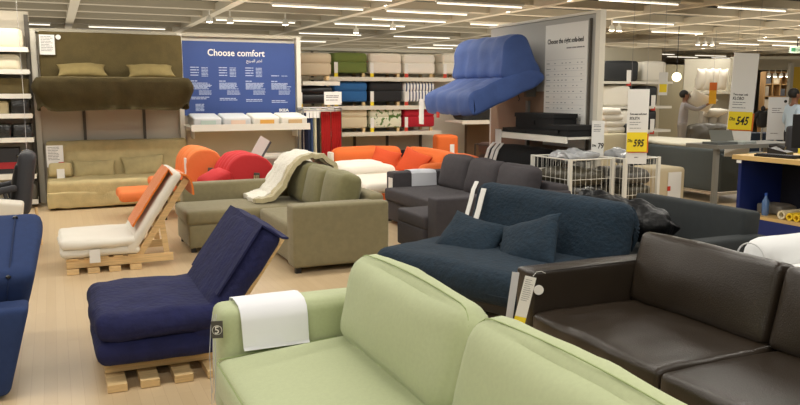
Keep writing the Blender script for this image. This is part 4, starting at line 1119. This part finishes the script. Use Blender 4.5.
# blue sofa at lower left
bs = mat('blue_wool', (34, 54, 98), .9, bump=.25, scale=300, var=.05, vscale=25)
s = Thing('sofa', 'mid blue fabric sofa cut by the left picture edge', 'sofa', (-.8, 4.9, 0), 0, local=True)
def slant(b, x_at):
    """side of the sofa that leans outward with height"""
    for v in b.bm.verts:
        if v.co.x > -.12: v.co.x += x_at(v.co.z)
    return b
lean = lambda z: -.30+.8+(.26*z)-.0
bb_ = Bx().soft((-.35, -.48, .255), (.7, .22, .47), .035, (0, .006, 0))
s.part('back_panel', slant(bb_, lambda z: lean(z)), bs)
cu = Bx().soft((-.4, -.06, .61), (.8, .66, .34), .06, (0, 0, .01), .002, rot=(.42, 0, 0), m=12)
s.part('back_cushion', slant(cu, lambda z: .5+.26*min(z, .78)+.0), bs)
s.part('seat', slant(Bx().soft((-.35, .2, .22), (.7, 1.1, .38), .05), lambda z: lean(z)-.1), bs)
E_ = Euler((.42, 0, 0)).to_matrix()
seam = [E_ @ Vector(p)+Vector((.56, -.06, .61)) for p in ((-.06, -.335, -.12), (-.04, -.335, .08), (-.03, -.315, .155), (-.02, -.2, .178), (0, .24, .178))]
s.part('seam', Bx().tube(seam, .005, 6), mat('blue_seam', (26, 42, 78), .9))
for p in (seam[2], seam[4]):
    s.part('button', Bx().lathe([(.004, -.008), (.014, -.004), (.014, .004), (.004, .01)], 12, Matrix.Translation(p)), black_plastic)
for (x, y) in ((.35, -.5), (.35, .6), (-.6, -.5), (-.6, .6)):
    s.part('leg', Bx().tube([(x, y, 0), (x, y, .06)], .02, 8), black_plastic)

# ------------------------------------------------------------------ BANNERS
def banner(label, loc, w, h, price, head, name_, yz, rz=-YAW, hang=2.95, ch=.85, tilt=0):
    t = Thing('price_banner', label, 'banner', loc, rz, local=True)
    t.o.rotation_euler = (0, tilt, rz)
    t.part('sheet', Bx().box(-w/2, w/2, -.006, .006, 0, h), paper)
    yh = w*ch; y0 = yz
    t.part('backing_card', Bx().box(-w/2+.02*w+.05*w, w/2+.04*w, -.012, -.008, y0-.05*w, y0+yh*.93), mat('orange_card', (216, 110, 34), .6))  # orange card offset behind the yellow one
    t.part('yellow_card', Bx().box(-w/2+.0*w, w/2-.04*w, -.018, -.013, y0, y0+yh), yellow_card)
    t.part('price', text_bx(price, w*.46, up(-w*.2, -.0195, y0+yh*.28), shear=.25, bold=w*.012, squeeze=.72), ink, smooth=False)
    t.part('currency', text_bx('Dhs', w*.2, up(-w*.47, -.0195, y0+yh*.5), shear=.2, bold=w*.004, squeeze=.7), ink, smooth=False)
    t.part('heading', text_bx(head, w*.125, up(-w*.4, -.0075, y0+yh*1.9), shear=.15, bold=w*.002, squeeze=.85), ink, smooth=False)
    t.part('product_word', text_bx(name_, w*.17, up(-w*.4, -.0075, y0+yh*1.66), shear=.15, bold=w*.003, squeeze=.8), ink, smooth=False)
    t.part('print', lines(Bx(), -w*.38, w*.2, [y0+yh*1.5, y0+yh*1.38, y0+yh*1.2], w*.025, -.006, w*.2, 4), paper_print, smooth=False)
    t.part('foot_print', lines(Bx(), -w*.1, w*.1, [y0*.5], w*.04, -.006, 0, 4), paper_print, smooth=False)
    for x in (-w/2+.03, w/2-.03):
        t.part('wire', Bx().tube([(x, 0, h), (x, 0, hang-loc[2])], .0015, 4), paper_print)
    return t
banner('hanging white banner with a yellow price card reading 595, above the wire bins', (5.565, 6.25, .86), .22, .78, '595', 'Two-seat sofa bed', 'SOLSTA', .13, ch=.92)
banner('tall white banner with a yellow price card reading 545', (8.62, 7.68, .72), .34, 1.42, '545', 'Two-seat sofa', 'KLOBO', .38, ch=.72, tilt=.04)
t = Thing('price_banner', 'small white hanging banner with a yellow foot, right of the pouffe shelves', 'banner', (7.61, 8.08, 1.57), -YAW, local=True)
t.part('sheet', Bx().box(-.06, .06, -.004, .004, 0, .31), paper)
t.part('yellow_card', Bx().box(-.05, .05, -.008, -.005, .04, .15), yellow_card)
t.part('wire', Bx().tube([(0, 0, .31), (0, 0, 2.73)], .002, 4), paper_print)
t = Thing('price_banner', 'small orange and yellow hanging banner in front of the white pillow tower', 'banner', (13.33, 12.62, 1.36), -YAW, local=True)
t.part('sheet', Bx().box(-.08, .08, -.004, .004, 0, .47), mat('amber_card', (236, 176, 30), .6))
t.part('orange_top', Bx().box(-.08, .08, -.008, -.005, .3, .47), mat('orange_card', (216, 110, 34), .6))
t.part('wire', Bx().tube([(0, 0, .47), (0, 0, 1.59)], .003, 4), paper_print)

# ------------------------------------------------------------------ POUFFE SHELVES ON THE RIGHT
struct('wall_4', Bx().box(8.7, 11.0, 11.75, 11.85, 0, 2.45), mat('right_wall', (198, 190, 168), .8))
for z, nm in ((1.81, 'top'), (1.36, 'middle'), (.92, 'bottom')):
    t = Thing('shelf', 'white curved edge shelf behind the 595 banner, %s one' % nm, 'shelf', (9.8, 11.4, z))
    t.part('board', Bx().box(8.75, 10.6, 11.0, 11.75, z-.045, z).bevel(.015), white_paint)
wp = mat('white_vinyl', (236, 231, 218), .6); bp_ = mat('black_vinyl', (36, 38, 40), .5)
for (x, z, m_, lb) in ((9.52, 1.81, bp_, 'black pouffe on the top shelf behind the 595 banner'), (10.30, 1.81, wp, 'white pouffe on the top shelf right of the black one'),
                       (9.35, 1.36, wp, 'white pouffe on the middle shelf, partly behind the 595 banner'), (10.12, 1.36, bp_, 'black pouffe on the middle shelf right of the 595 banner'),
                       (9.4, .92, wp, 'white pouffe on the bottom shelf, behind the 595 banner'), (10.12, .92, bp_, 'black pouffe on the bottom shelf right of the 595 banner')):
    t = Thing('pouffe', lb, 'pouffe', (x, 11.32, z), -.35, local=True)
    ww = .46 if x > 10 else .66
    t.part('body', Bx().soft((0, 0, .185), (ww, .5, .36), .05, (0, .01, .02)), m_)
    if m_ is bp_:
        p = t.part('price_tag', Bx().box(.10, .18, -.28, -.27, -.02, .2), paper); t.part('tag_foot', Bx().box(.10, .18, -.282, -.268, -.08, -.02), red_card, parent=p)
# cream drape, white stack and goods next to the partition post
dr = mat('cream_drape', (222, 208, 172), .9)
o = obj('hanging_cover', Bx().soft((8.72, 10.9, 1.68), (.22, .1, .95), .05, (.02, .03, .02), .02, 5), dr, None, 'all'); tag(o, 'cream fabric cover hanging just right of the partition post', 'cover')
obj('hanger', Bx().tube([(8.72, 10.9, 2.1), (8.72, 10.9, 4.3)], .006, 5), chrome, o)
for k in range(4):
    lump('folded_duvet', 'white folded duvet in the pile right of the partition post, %s' % ['lowest', 'second from below', 'third from below', 'topmost'][k], 'duvet', 8.22-.03*k, 9.9, .96+.1*k, .44-.02*k, .4, .1, wh, .045, .008, 0, k)
o = lump('side_table', 'cream cabinet block under the pile of white duvets', 'cabinet', 8.2, 9.9, 0, .55, .5, .96, mat('cream_cabinet', (206, 196, 164), .7), .03)
lump('pouffe', 'dark pouffe beside the pile of white duvets, left of the 595 price card', 'pouffe', 8.55, 9.75, .0, .34, .4, 1.1, bp_, .03)
# round lamp, wall and pillow tower
fw = lambda px, d: (math.sin(YAW+math.atan((px-400)/760))*d/math.cos(math.atan((px-400)/760)), math.cos(YAW+math.atan((px-400)/760))*d/math.cos(math.atan((px-400)/760)))
struct('wall_5', Bx().box(14.6, 20.8, 18.9, 19.0, 0, 2.5), mat('olive_grey_wall', (150, 142, 116), .8))
t = Thing('globe_lamp', 'glowing round globe lamp hanging before the olive grey wall', 'lamp', (*fw(673, 17), 1.95), local=True)
t.part('globe', Bx().lathe([(.01, -.10)]+[(.10*math.cos(a), .10*math.sin(a)) for a in [(-80+16*i)*PI/180 for i in range(11)]]+[(.01, .10)], 20), mat('globe_glow', (250, 240, 200), .5, emit=3))
t.part('cord', Bx().tube([(0, 0, .10), (0, 0, 2.35)], .008, 6), black_plastic)
X0, Y0 = fw(711, 19)
t = Thing('display_tower', 'tall pale display bay holding heaps of white pillows, far right', 'shelf', (X0, Y0, 0), -YAW, local=True)
tw = mat('tower_grey', (178, 172, 156), .7)
t.part('back', Bx().box(-.6, .75, .45, .5, 0, 2.45), tw)
t.part('side', Bx().box(.55, .75, -.1, .5, 0, 2.5), tw)
for z in (.62, 1.62): t.part('shelf_board', Bx().box(-.55, .55, -.05, .45, z-.04, z), white_paint)
R = random.Random(5)
def scene_pillow(px, d, z, w, h, rot, m_, sd, lb):
    x, y = fw(px, d)
    o = obj('pillow', Bx().pillow((0, 0, 0), w, h, .2, rot, .02, 8, sd), m_, None, 'all'); o.location = (x, y, z); o.rotation_euler = (0, 0, -YAW); tag(o, lb, 'pillow')
wpm = mat('pillow_white', (226, 220, 206), .9); gpm = mat('pillow_grey', (168, 160, 146), .9)
for k in range(4):
    scene_pillow(697+7*k, 18.9, 1.92, .27, .56, (.1, 0, .25), wpm, k, 'white pillow standing in the upper row of the pillow tower, %s' % ['leftmost', 'second from the left', 'third from the left', 'rightmost'][k])
scene_pillow(698, 17.3, 1.42, .62, .40, (.5, .45, 0), wpm, 5, 'white pillow being lifted by the person in grey')
scene_pillow(712, 18.6, 1.12, .6, .34, (1.2, 0, .2), wpm, 6, 'white pillow lying flat in the middle of the pillow tower')
for k in range(3):
    scene_pillow(702+9*k, 18.7, .92, .30, .60, (.1, .05, .3), gpm, 7+k, 'greyish pillow standing in the lower row of the pillow tower, %s' % ['left', 'middle', 'right'][k])
lump('wrapped_pack', 'heap of clear wrapped bedding in a basket under the pillow tower', 'pack', *fw(708, 18.1), .0, 1.0, .5, .86, wrap[1], .12, .05, -YAW, 4)
# bookcases far right
wd = mat('bookcase_wood', (178, 142, 96), .6); gray_b = mat('bookcase_grey', (120, 118, 112), .6)
def bookcase(px, d, w, rows_, cols, lb, seed_, top=2.25):
    x, y = fw(px, d)
    t = Thing('bookcase', lb, 'bookcase', (x, y, 0), -YAW, local=True)
    b = Bx()
    t.part('back', Bx().box(-w/2, w/2, .33, .35, 0, top), wd)
    for i in range(cols+1): t.part('upright', Bx().box(-w/2+w*i/cols-.015, -w/2+w*i/cols+.015, 0, .33, 0, top), wd)
    for j in range(rows_+1): t.part('shelf_board', Bx().box(-w/2, w/2, 0, .33, top*j/rows_-.02, top*j/rows_+.01), wd)
    Rr = random.Random(seed_); cs = [mat('book_a', (214, 206, 190), .7), mat('book_b', (150, 120, 96), .7), mat('book_c', (88, 92, 104), .7), mat('book_d', (176, 170, 158), .7)]
    n = 0
    for j in range(rows_):
        for i in range(cols):
            if Rr.random() < .15: continue
            z = top*j/rows_+.012; x0 = -w/2+w*i/cols+.03
            ww = w/cols*Rr.uniform(.45, .85); hh = top/rows_*Rr.uniform(.55, .8)
            o = obj('box_file', Bx().box(0, ww, 0, .24, 0, hh), cs[Rr.randrange(4)])
            M_ = Matrix.Translation((x, y, 0)) @ Matrix.Rotation(-YAW, 4, 'Z') @ Vector((x0, .04, z))
            o.location = M_; o.rotation_euler = (0, 0, -YAW)
            tag(o, 'box file in the ' + lb.split(',')[1].strip().split(' of')[0] + ', row %s down, column %s across' % (['one', 'two', 'three', 'four', 'five', 'six'][rows_-1-j], ['one', 'two', 'three', 'four', 'five'][i]), 'box file', 'box files in the far bookcases')
bookcase(776, 24, .95, 6, 4, 'wide wooden bookcase of box files at far right, wide bookcase', 3)
bookcase(733.5, 24, .42, 6, 1, 'narrow wooden bookcase left of the 545 banner, slim bookcase', 4)
struct('trim_71', Bx().box(-.0, 3.2, 0, .1, 2.3, 2.72), mat('fascia', (132, 126, 110), .7))
o = bpy.data.objects['trim_71']; o.location = (*fw(727, 23.8), 0); o.rotation_euler = (0, 0, -YAW)
# yellow panel, exit sign
yp = struct('wall_6', Bx().box(-.27, 1.6, 0, .08, 0, 2.12), mat('mustard_wall', (160, 130, 22), .7)); yp.location = (*fw(801, 15.5), 0); yp.rotation_euler = (0, 0, -YAW)
yq = struct('trim_72', Bx().box(-.33, -.27, -.02, .1, 0, 2.2), mat('grey_edge', (140, 136, 124), .7)); yq.location = yp.location; yq.rotation_euler = yp.rotation_euler
x, y = fw(790, 20)
t = Thing('exit_sign', 'small green exit sign hanging under the ceiling at upper right', 'sign', (x, y, 2.62), -YAW, local=True)
t.part('box', Bx().box(-.2, .2, -.03, .03, 0, .17), mat('exit_white', (200, 214, 196), .5))
t.part('arrow', Bx().box(-.17, -.06, -.036, -.031, .04, .13), mat('exit_green', (60, 130, 90), .5))
t.part('lettering', text_bx('EXIT', .1, up(-.04, -.036, .045), squeeze=.8), _M['exit_green'], smooth=False)
t.part('stem', Bx().box(-.01, .01, -.01, .01, .17, .36), black_plastic)

# ------------------------------------------------------------------ FAR GREY SOFA, table, laptop, things on it
fg = mat('far_grey_fabric', (74, 80, 80), .9, bump=.2, scale=200)
s = Thing('sofa', 'dark grey sofa seen from behind on a metal foot frame, by the blue desk', 'sofa', (8.8, 9.0, 0))
s.part('backrest', Bx().soft((8.9, 9.3, .47), (.30, 2.3, .62), .04), fg)
s.part('seat', Bx().soft((9.4, 9.3, .33), (.8, 2.3, .28), .04), fg)
s.part('armrest', Bx().soft((9.35, 8.2, .44), (1.1, .2, .56), .04), fg)
b = Bx()
b.box(8.76, 8.79, 8.12, 10.4, .12, .15); b.box(8.76, 9.85, 8.1, 8.13, .12, .15)
s.part('foot_frame', b, chrome)
for (x, y) in ((8.775, 8.13), (9.8, 8.13), (8.775, 10.35)):
    s.part('leg', Bx().box(x-.02, x+.02, y-.02, y+.02, 0, .14), chrome)
tg2 = mat('table_grey', (128, 126, 118), .5)
t = Thing('high_table', 'long grey display table with a single visible leg, in front of the far grey sofa', 'table', (7.9, 7.6, 0))
t.part('table_top', Bx().box(7.55, 9.0, 7.0, 7.55, .90, .95).bevel(.006), tg2)
for (x, y) in ((7.62, 7.1), (8.92, 7.1), (8.92, 7.46)): t.part('leg', Bx().box(x-.028, x+.028, y-.028, y+.028, 0, .90), tg2)
o = obj('mattress_topper', Bx().soft((9.3, 9.6, .81), (1.0, 1.7, .06), .04, (0, 0, .01), .006), mat('topper', (214, 208, 188), .9)); tag(o, 'off white mattress topper laid over the back of the far grey sofa', 'mattress')
b = obj('brochure_stand', Bx().box(-.15, .15, 0, .02, 0, .19).bevel(.004), mat('stand_grey', (116, 116, 106), .4)); b.location = (8.05, 7.4, .955); b.rotation_euler = (-.6, 0, -YAW); tag(b, 'grey tilted brochure stand on the long grey table', 'stand')
for k, (px, lb) in enumerate(((700, 'flat grey catalogue at the left end of the long grey table'), (735, 'pale catalogue lying at the right end of the long grey table'))):
    b = obj('catalogue', Bx().box(-.18, .18, -.12, .12, 0, .03), mat('catalogue_%s' % 'ab'[k], [(96, 100, 98), (176, 182, 178)][k], .5)); b.location = ([7.78, 8.15][k], [7.2, 7.2][k], .95); b.rotation_euler = (0, 0, .3*k); tag(b, lb, 'catalogue')
# beige pouffe with white side
t = Thing('pouffe', 'beige block pouffe with a white label sheet and red square, right of the wire bins', 'pouffe', (7.28, 7.75, 0), 0, local=True)
t.part('body', Bx().soft((0, 0, .33), (.5, .5, .62), .05), mat('beige_block', (206, 190, 156), .8))
p = t.part('label_sheet', Bx().box(-.06, .16, -.262, -.254, .06, .58), paper)
t.part('red_square', Bx().box(-.07, -.02, -.266, -.262, .34, .40), red_card, parent=p)

# ------------------------------------------------------------------ BLUE DESK with computer
db = mat('desk_blue', (18, 38, 104), .5); dw = mat('desk_wood', (206, 172, 110), .5, var=.1, vscale=4, stretch=(10, 1, 1))
s = Thing('service_desk', 'blue service desk with a wooden top and an open niche at the right edge', 'desk', (7.6, 5.9, 0))
M = Matrix.Translation((6.62, 5.86, 0)) @ Matrix.Rotation(-PI/2, 4, 'Z')
zt = .95
pts_ = ((-.04, -.06), (1.6, -.06), (1.6, .8), (.1, .8), (-.12, .55))
b = Bx().add([(x, y, zt-.045) for x, y in pts_]+[(x, y, zt) for x, y in pts_], [(4, 3, 2, 1, 0), (5, 6, 7, 8, 9), (0, 1, 6, 5), (1, 2, 7, 6), (2, 3, 8, 7), (3, 4, 9, 8), (4, 0, 5, 9)], M)
s.part('desk_top', b, dw)
s.part('side_panel', Bx().box(0, .04, 0, .7, 0, zt-.045, M), db)
s.part('side_panel', Bx().box(1.5, 1.54, 0, .7, 0, zt-.045, M), db)
s.part('front_panel', Bx().box(.04, 1.5, .0, .03, 0, .30, M), db)
s.part('back_panel', Bx().box(.04, 1.5, .62, .65, .3, zt-.045, M), mat('niche_dark', (16, 18, 34), .8))
s.part('shelf_board', Bx().box(.04, 1.5, .0, .62, .30, .33, M), dw)
def onm(o, x, y, z, rz=0): o.location = M @ Vector((x, y, z)); o.rotation_euler = (0, 0, -PI/2+rz); return o
t = Thing('water_bottle', 'clear blue water bottle in the niche of the blue desk', 'bottle', M @ Vector((.27, .12, .33)), 0, local=True)
t.part('body', Bx().lathe([(.03, 0), (.036, .01), (.036, .15), (.015, .19), (.013, .21)], 16), mat('bottle_blue', (86, 120, 170), .15, spec=.8))
t.part('cap', Bx().lathe([(.016, .21), (.016, .235), (.01, .237)], 14), mat('cap_blue', (40, 80, 170), .4))
tag(onm(obj('paper_tray', Bx().soft((0, 0, .05), (.3, .26, .1), .02, (0, 0, .01), .015, 8), mat('tray_grey', (120, 116, 108), .5), None, 'all'), .24, .34, .33), 'grey heap of papers beside the water bottle in the desk niche', 'papers')
for k, (x, z, c_, lb) in enumerate(((.52, .33, (222, 212, 180), 'rolled cream paper in the niche of the blue desk'), (.615, .33, (236, 200, 40), 'rolled yellow paper in the desk niche, left one'), (.695, .33, (236, 200, 40), 'rolled yellow paper in the desk niche, right one'))):
    b = Bx()
    n = 20; ri, ro = (.028, .045) if k == 0 else (.022, .038)
    rings = [[b.bm.verts.new((r*math.cos(2*PI*i/n), y, r*math.sin(2*PI*i/n)+ro)) for i in range(n)] for (r, y) in ((ro, 0), (ro, .4), (ri, .4), (ri, 0))]
    for q in range(4):
        A, B_ = rings[q], rings[(q+1) % 4]
        for i in range(n): b.bm.faces.new([A[i], A[(i+1) % n], B_[(i+1) % n], B_[i]])
    tag(onm(obj('paper_roll', b, mat('roll_%s' % ('cream' if k == 0 else 'yellow'), c_, .7)), x, .05, z), lb, 'paper roll')
t = Thing('monitor', 'black computer monitor turned sideways on the blue desk', 'monitor', M @ Vector((.66, .34, .95)), -PI/2+.5, local=True)
t.part('screen', Bx().box(-.24, .24, -.03, .03, .1, .44, Matrix.Rotation(.08, 4, 'X')).bevel(.008), black_plastic)
t.part('stand', Bx().box(-.04, .04, -.02, .05, .01, .2), black_plastic)
t.part('foot', Bx().lathe([(.11, 0), (.12, .01), (.05, .02)], 20), black_plastic)
t = Thing('keyboard', 'black computer keyboard lying on the desk left of the monitor', 'keyboard', M @ Vector((.40, .10, .95)), -PI/2+.1, local=True)
t.part('case', Bx().box(-.22, .22, -.08, .08, 0, .022).bevel(.004), black_plastic)
b = Bx()
for i in range(15):
    for j in range(5): b.box(-.205+.0275*i, -.205+.0275*i+.022, -.068+.027*j, -.068+.027*j+.022, .022, .03)
p = t.part('keys', b, mat('key_black', (34, 34, 36), .5))
t = Thing('telephone', 'black desk telephone behind the keyboard on the blue desk', 'telephone', M @ Vector((.16, .42, .95)), -PI/2+.3, local=True)
t.part('body', Bx().prism([(-.1, 0), (.1, 0), (.1, .03), (-.1, .075)], -.09, .09), black_plastic)
t.part('handset', Bx().tube([(-.09, -.06, .09), (-.02, -.06, .105), (.07, -.06, .07)], [.024, .014, .024], 8), black_plastic)
tag(onm(obj('ruler_strip', Bx().box(-.5, .6, -.02, .02, 0, .055), mat('yellow_strip', (226, 214, 60), .6)), .62, .76, .95), 'bright yellow strip along the back edge of the desk', 'strip')
tag(onm(obj('paper_note', Bx().box(-.03, .03, -.002, 0, -.03, 0), paper), .06, -.065, .90), 'small white paper note stuck under the desk top edge', 'note')
# white info stand and jacket
x, y = fw(775, 14.8)
t = Thing('info_stand', 'white information board beside the person in a pale blue shirt', 'sign', (x, y, 0), -YAW, local=True)
t.part('board', Bx().box(-.19, .19, -.02, .0, .7, 1.52), mat('board_white', (216, 218, 220), .6))
t.part('round_mark', Bx().tube([(.13, -.022, 1.44), (.13, -.026, 1.44)], .03, 14), ink)
t.part('print', lines(Bx(), -.12, .12, [1.3, 1.26, 1.22, .82], .012, -.02, .1, 5), paper_print, smooth=False)
t.part('post', Bx().box(-.02, .02, 0, .03, 0, .75), chrome)
t.part('foot', Bx().box(-.2, .2, -.15, .15, 0, .02), chrome)
x, y = fw(760.5, 15.3)
t = Thing('clothes_form', 'black jacket on a small stand left of the white information board', 'jacket', (x, y, 0), -YAW, local=True)
t.part('torso', Bx().soft((0, 0, 1.08), (.2, .14, .34), .06, taper=-.15), ink)
for sx in (-1, 1):
    t.part('sleeve', Bx().tube([(sx*.06, 0, 1.22), (sx*.15, -.02, 1.17), (sx*.20, -.02, 1.05)], [.05, .04, .03], 8), ink)
t.part('collar', Bx().lathe([(.03, 1.24), (.045, 1.28), (.04, 1.32), (.01, 1.35)], 12), ink)
t.part('pole', Bx().tube([(0, 0, .02), (0, 0, .95)], .02, 8), chrome)
t.part('foot', Bx().lathe([(.10, 0), (.10, .02), (.02, .03)], 16), chrome)
# far navy counter seen under the info board
o = obj('counter', Bx().box(-.5, .9, 0, .5, 0, .78), mat('counter_navy', (34, 50, 72), .7)); o.location = (*fw(771, 15.7), 0); o.rotation_euler = (0, 0, -YAW); tag(o, 'dark blue counter behind the white information board', 'counter')

# ------------------------------------------------------------------ PEOPLE
def skin(name, V, E_, m_, parent, lv=2):
    me = bpy.data.meshes.new(name); me.from_pydata([v[0] for v in V], E_, []); me.update()
    o = bpy.data.objects.new(name, me); COL.objects.link(o); o.parent = parent
    me.skin_vertices.new() if hasattr(me.skin_vertices, 'new') else None
    md = o.modifiers.new('skin', 'SKIN')
    if not me.skin_vertices:
        bpy.context.view_layer.objects.active = o
    for i, v in enumerate(V):
        sv = me.skin_vertices[0].data[i]; r = v[1]; sv.radius = r if isinstance(r, tuple) else (r, r); sv.use_root = (i == 0)
    ss = o.modifiers.new('sub', 'SUBSURF'); ss.levels = ss.render_levels = lv
    # bake to a plain mesh
    bpy.context.view_layer.update()
    dg = bpy.context.evaluated_depsgraph_get()
    nm = bpy.data.meshes.new_from_object(o.evaluated_get(dg)); bpy.data.objects.remove(o)
    o = bpy.data.objects.new(name, nm); COL.objects.link(o); o.parent = parent
    nm.materials.clear(); nm.materials.append(m_)
    for p in nm.polygons: p.use_smooth = True
    return o
skin_m = mat('skin_brown', (128, 88, 66), .6); hair_m = mat('hair_black', (18, 16, 15), .7)
def person(label, loc, rz, hgt, armL, armR, shirt_m, trouser_m, lean=0):
    """faces local -Y; arms are lists of shoulder, elbow, wrist offsets"""
    k = hgt/1.75
    t = Thing('person', label, 'person', loc, rz, local=True)
    S = lambda v: tuple(c_*k for c_ in v)
    L = lean
    V = [(S((0, 0, .95)), (.14*k, .10*k)), (S((0, -L*.3, 1.15)), (.13*k, .09*k)), (S((0, -L*.7, 1.36)), (.15*k, .10*k)), (S((0, -L, 1.47)), .06*k), (S((0, -L-.01, 1.53)), .052*k),
         (S((0, -L-.02, 1.62)), (.078*k, .095*k)), (S((0, -L-.02, 1.69)), (.062*k, .075*k))]
    E_ = [(0, 1), (1, 2), (2, 3), (3, 4), (4, 5), (5, 6)]
    arms = []
    for sx, A in ((1, armL), (-1, armR)):
        i0 = len(V)
        V += [(S((sx*.17, -L*.85, 1.40)), .055*k), (S(A[0]), .042*k), (S(A[1]), .028*k)]
        # palm, four fingers and thumb
        el, wr = Vector(A[0]), Vector(A[1]); d = (wr-el).normalized(); sd = d.cross(Vector((0, 0, 1))); sd = sd.normalized() if sd.length > .2 else Vector((1, 0, 0))
        palm = wr+d*.07
        V += [(S(palm), (.035*k, .02*k))]
        E_ += [(2, i0), (i0, i0+1), (i0+1, i0+2), (i0+2, i0+3)]
        arms.append((palm, d, sd))
    i0 = len(V)
    for sx in (1, -1):
        i0 = len(V)
        V += [(S((sx*.09, 0, .86)), .085*k), (S((sx*.10, .0, .50)), .055*k), (S((sx*.10, .02, .09)), .036*k), (S((sx*.11, -.13, .035)), (.04*k, .028*k))]
        E_ += [(0, i0), (i0, i0+1), (i0+1, i0+2), (i0+2, i0+3)]
    body = skin('body', V, E_, skin_m, t.o)
    for palm, d, sd in arms:
        for q, ln in enumerate((.07, .08, .075, .06)):
            st_ = palm+sd*(.024-.016*q); a_ = st_+d*ln*.55; b_ = a_+d*ln*.35+Vector((0, 0, -.015))
            skin('finger', [(S(st_), .010*k), (S(a_), .0085*k), (S(b_), .007*k)], [(0, 1), (1, 2)], skin_m, body, 1)
        st_ = palm-d*.03+sd*.03
        skin('thumb', [(S(st_), .011*k), (S(st_+sd*.03+d*.02), .010*k), (S(st_+sd*.035+d*.05), .008*k)], [(0, 1), (1, 2)], skin_m, body, 1)
    V2 = [(S((0, 0, .86)), (.175*k, .13*k)), (S((0, -L*.3, 1.15)), (.155*k, .115*k)), (S((0, -L*.7, 1.36)), (.17*k, .12*k)), (S((0, -L, 1.45)), .07*k)]
    E2 = [(0, 1), (1, 2), (2, 3)]
    for sx, A in ((1, armL), (-1, armR)):
        i0 = len(V2); w = Vector(A[0]).lerp(Vector(A[1]), .9)
        V2 += [(S((sx*.18, -L*.85, 1.395)), .07*k), (S(A[0]), .056*k), (S(w), .040*k)]
        E2 += [(2, i0), (i0, i0+1), (i0+1, i0+2)]
    t_ = skin('shirt', V2, E2, shirt_m, t.o)
    V3 = [(S((0, 0, .93)), (.16*k, .12*k)), (S((0, 0, 1.06)), (.155*k, .115*k))]; E3 = [(0, 1)]
    for sx in (1, -1):
        i0 = len(V3)
        V3 += [(S((sx*.095, 0, .84)), .10*k), (S((sx*.10, .0, .50)), .072*k), (S((sx*.10, .02, .10)), .055*k)]
        E3 += [(0, i0), (i0, i0+1), (i0+1, i0+2)]
    skin('trousers', V3, E3, trouser_m, t.o)
    hb = Bx().lathe([(.01, .0)]+[(.088*k*math.cos(a_), .10*k*math.sin(a_)) for a_ in [x*PI/16 for x in range(-5, 8)]]+[(.004, .1*k)], 16, Matrix.Translation(S((0, -L+.028, 1.66))) @ Matrix.Diagonal((1, 1.2, 1, 1)))
    t.part('hair', hb, hair_m, smooth='all')
    for sx in (-1, 1):
        t.part('eye', Bx().lathe([(.002, -.008*k), (.008*k, 0), (.002, .008*k)], 8, Matrix.Translation(S((sx*.032, -L-.105, 1.635)))), ink)
        t.part('ear', Bx().soft(S((sx*.083, -L-.005, 1.62)), S((.02, .04, .06)), .008*k), skin_m)
        t.part('shoe', Bx().soft(S((sx*.11, -.06, .045)), S((.10, .27, .09)), .035*k), black_plastic)
    t.part('nose', Bx().soft(S((0, -L-.125, 1.605)), S((.028, .03, .05)), .01*k), skin_m)
    t.part('mouth', Bx().box(-.022*k, .022*k, (-L-.113)*k, (-L-.10)*k, 1.562*k, 1.570*k), mat('lip', (96, 56, 48), .6))
    return t
x, y = fw(681, 17.3)
person('person in grey work clothes reaching up to lift a white pillow, seen from the side', (x, y, 0), -YAW+PI/2-.2, 1.66,
       [(.22, -.30, 1.38), (.16, -.56, 1.52)], [(-.22, -.28, 1.30), (-.14, -.52, 1.42)], mat('grey_work_shirt', (150, 146, 148), .9), mat('grey_work_trousers', (134, 128, 122), .9), .03)
x, y = fw(791, 14)
person('person in a pale blue shirt and dark trousers, looking to the right', (x, y, 0), -YAW+PI/2+.1, 1.68,
       [(.25, .02, 1.12), (.20, -.20, .98)], [(-.25, .03, 1.12), (-.20, -.16, .96)], mat('pale_blue_shirt', (186, 204, 220), .9), mat('dark_trousers', (34, 34, 44), .9))
# dark chair in front of that person
x, y = fw(800, 9.5)
t = Thing('office_chair', 'black office chair back at the right edge below the person in pale blue', 'chair', (x, y, 0), -YAW+.4, local=True)
t.part('backrest', Bx().soft((0, 0, .95), (.46, .1, .5), .04, (0, .01, 0)), dc)
t.part('seat', Bx().soft((0, .28, .5), (.48, .46, .1), .04), dc)
t.part('column', Bx().tube([(0, .25, .06), (0, .25, .48)], .03, 10), chrome)
for k in range(5):
    a = k*2*PI/5
    t.part('base_leg', Bx().tube([(0, .25, .09), (.28*math.cos(a), .25+.28*math.sin(a), .03)], [.025, .02], 8), black_plastic)
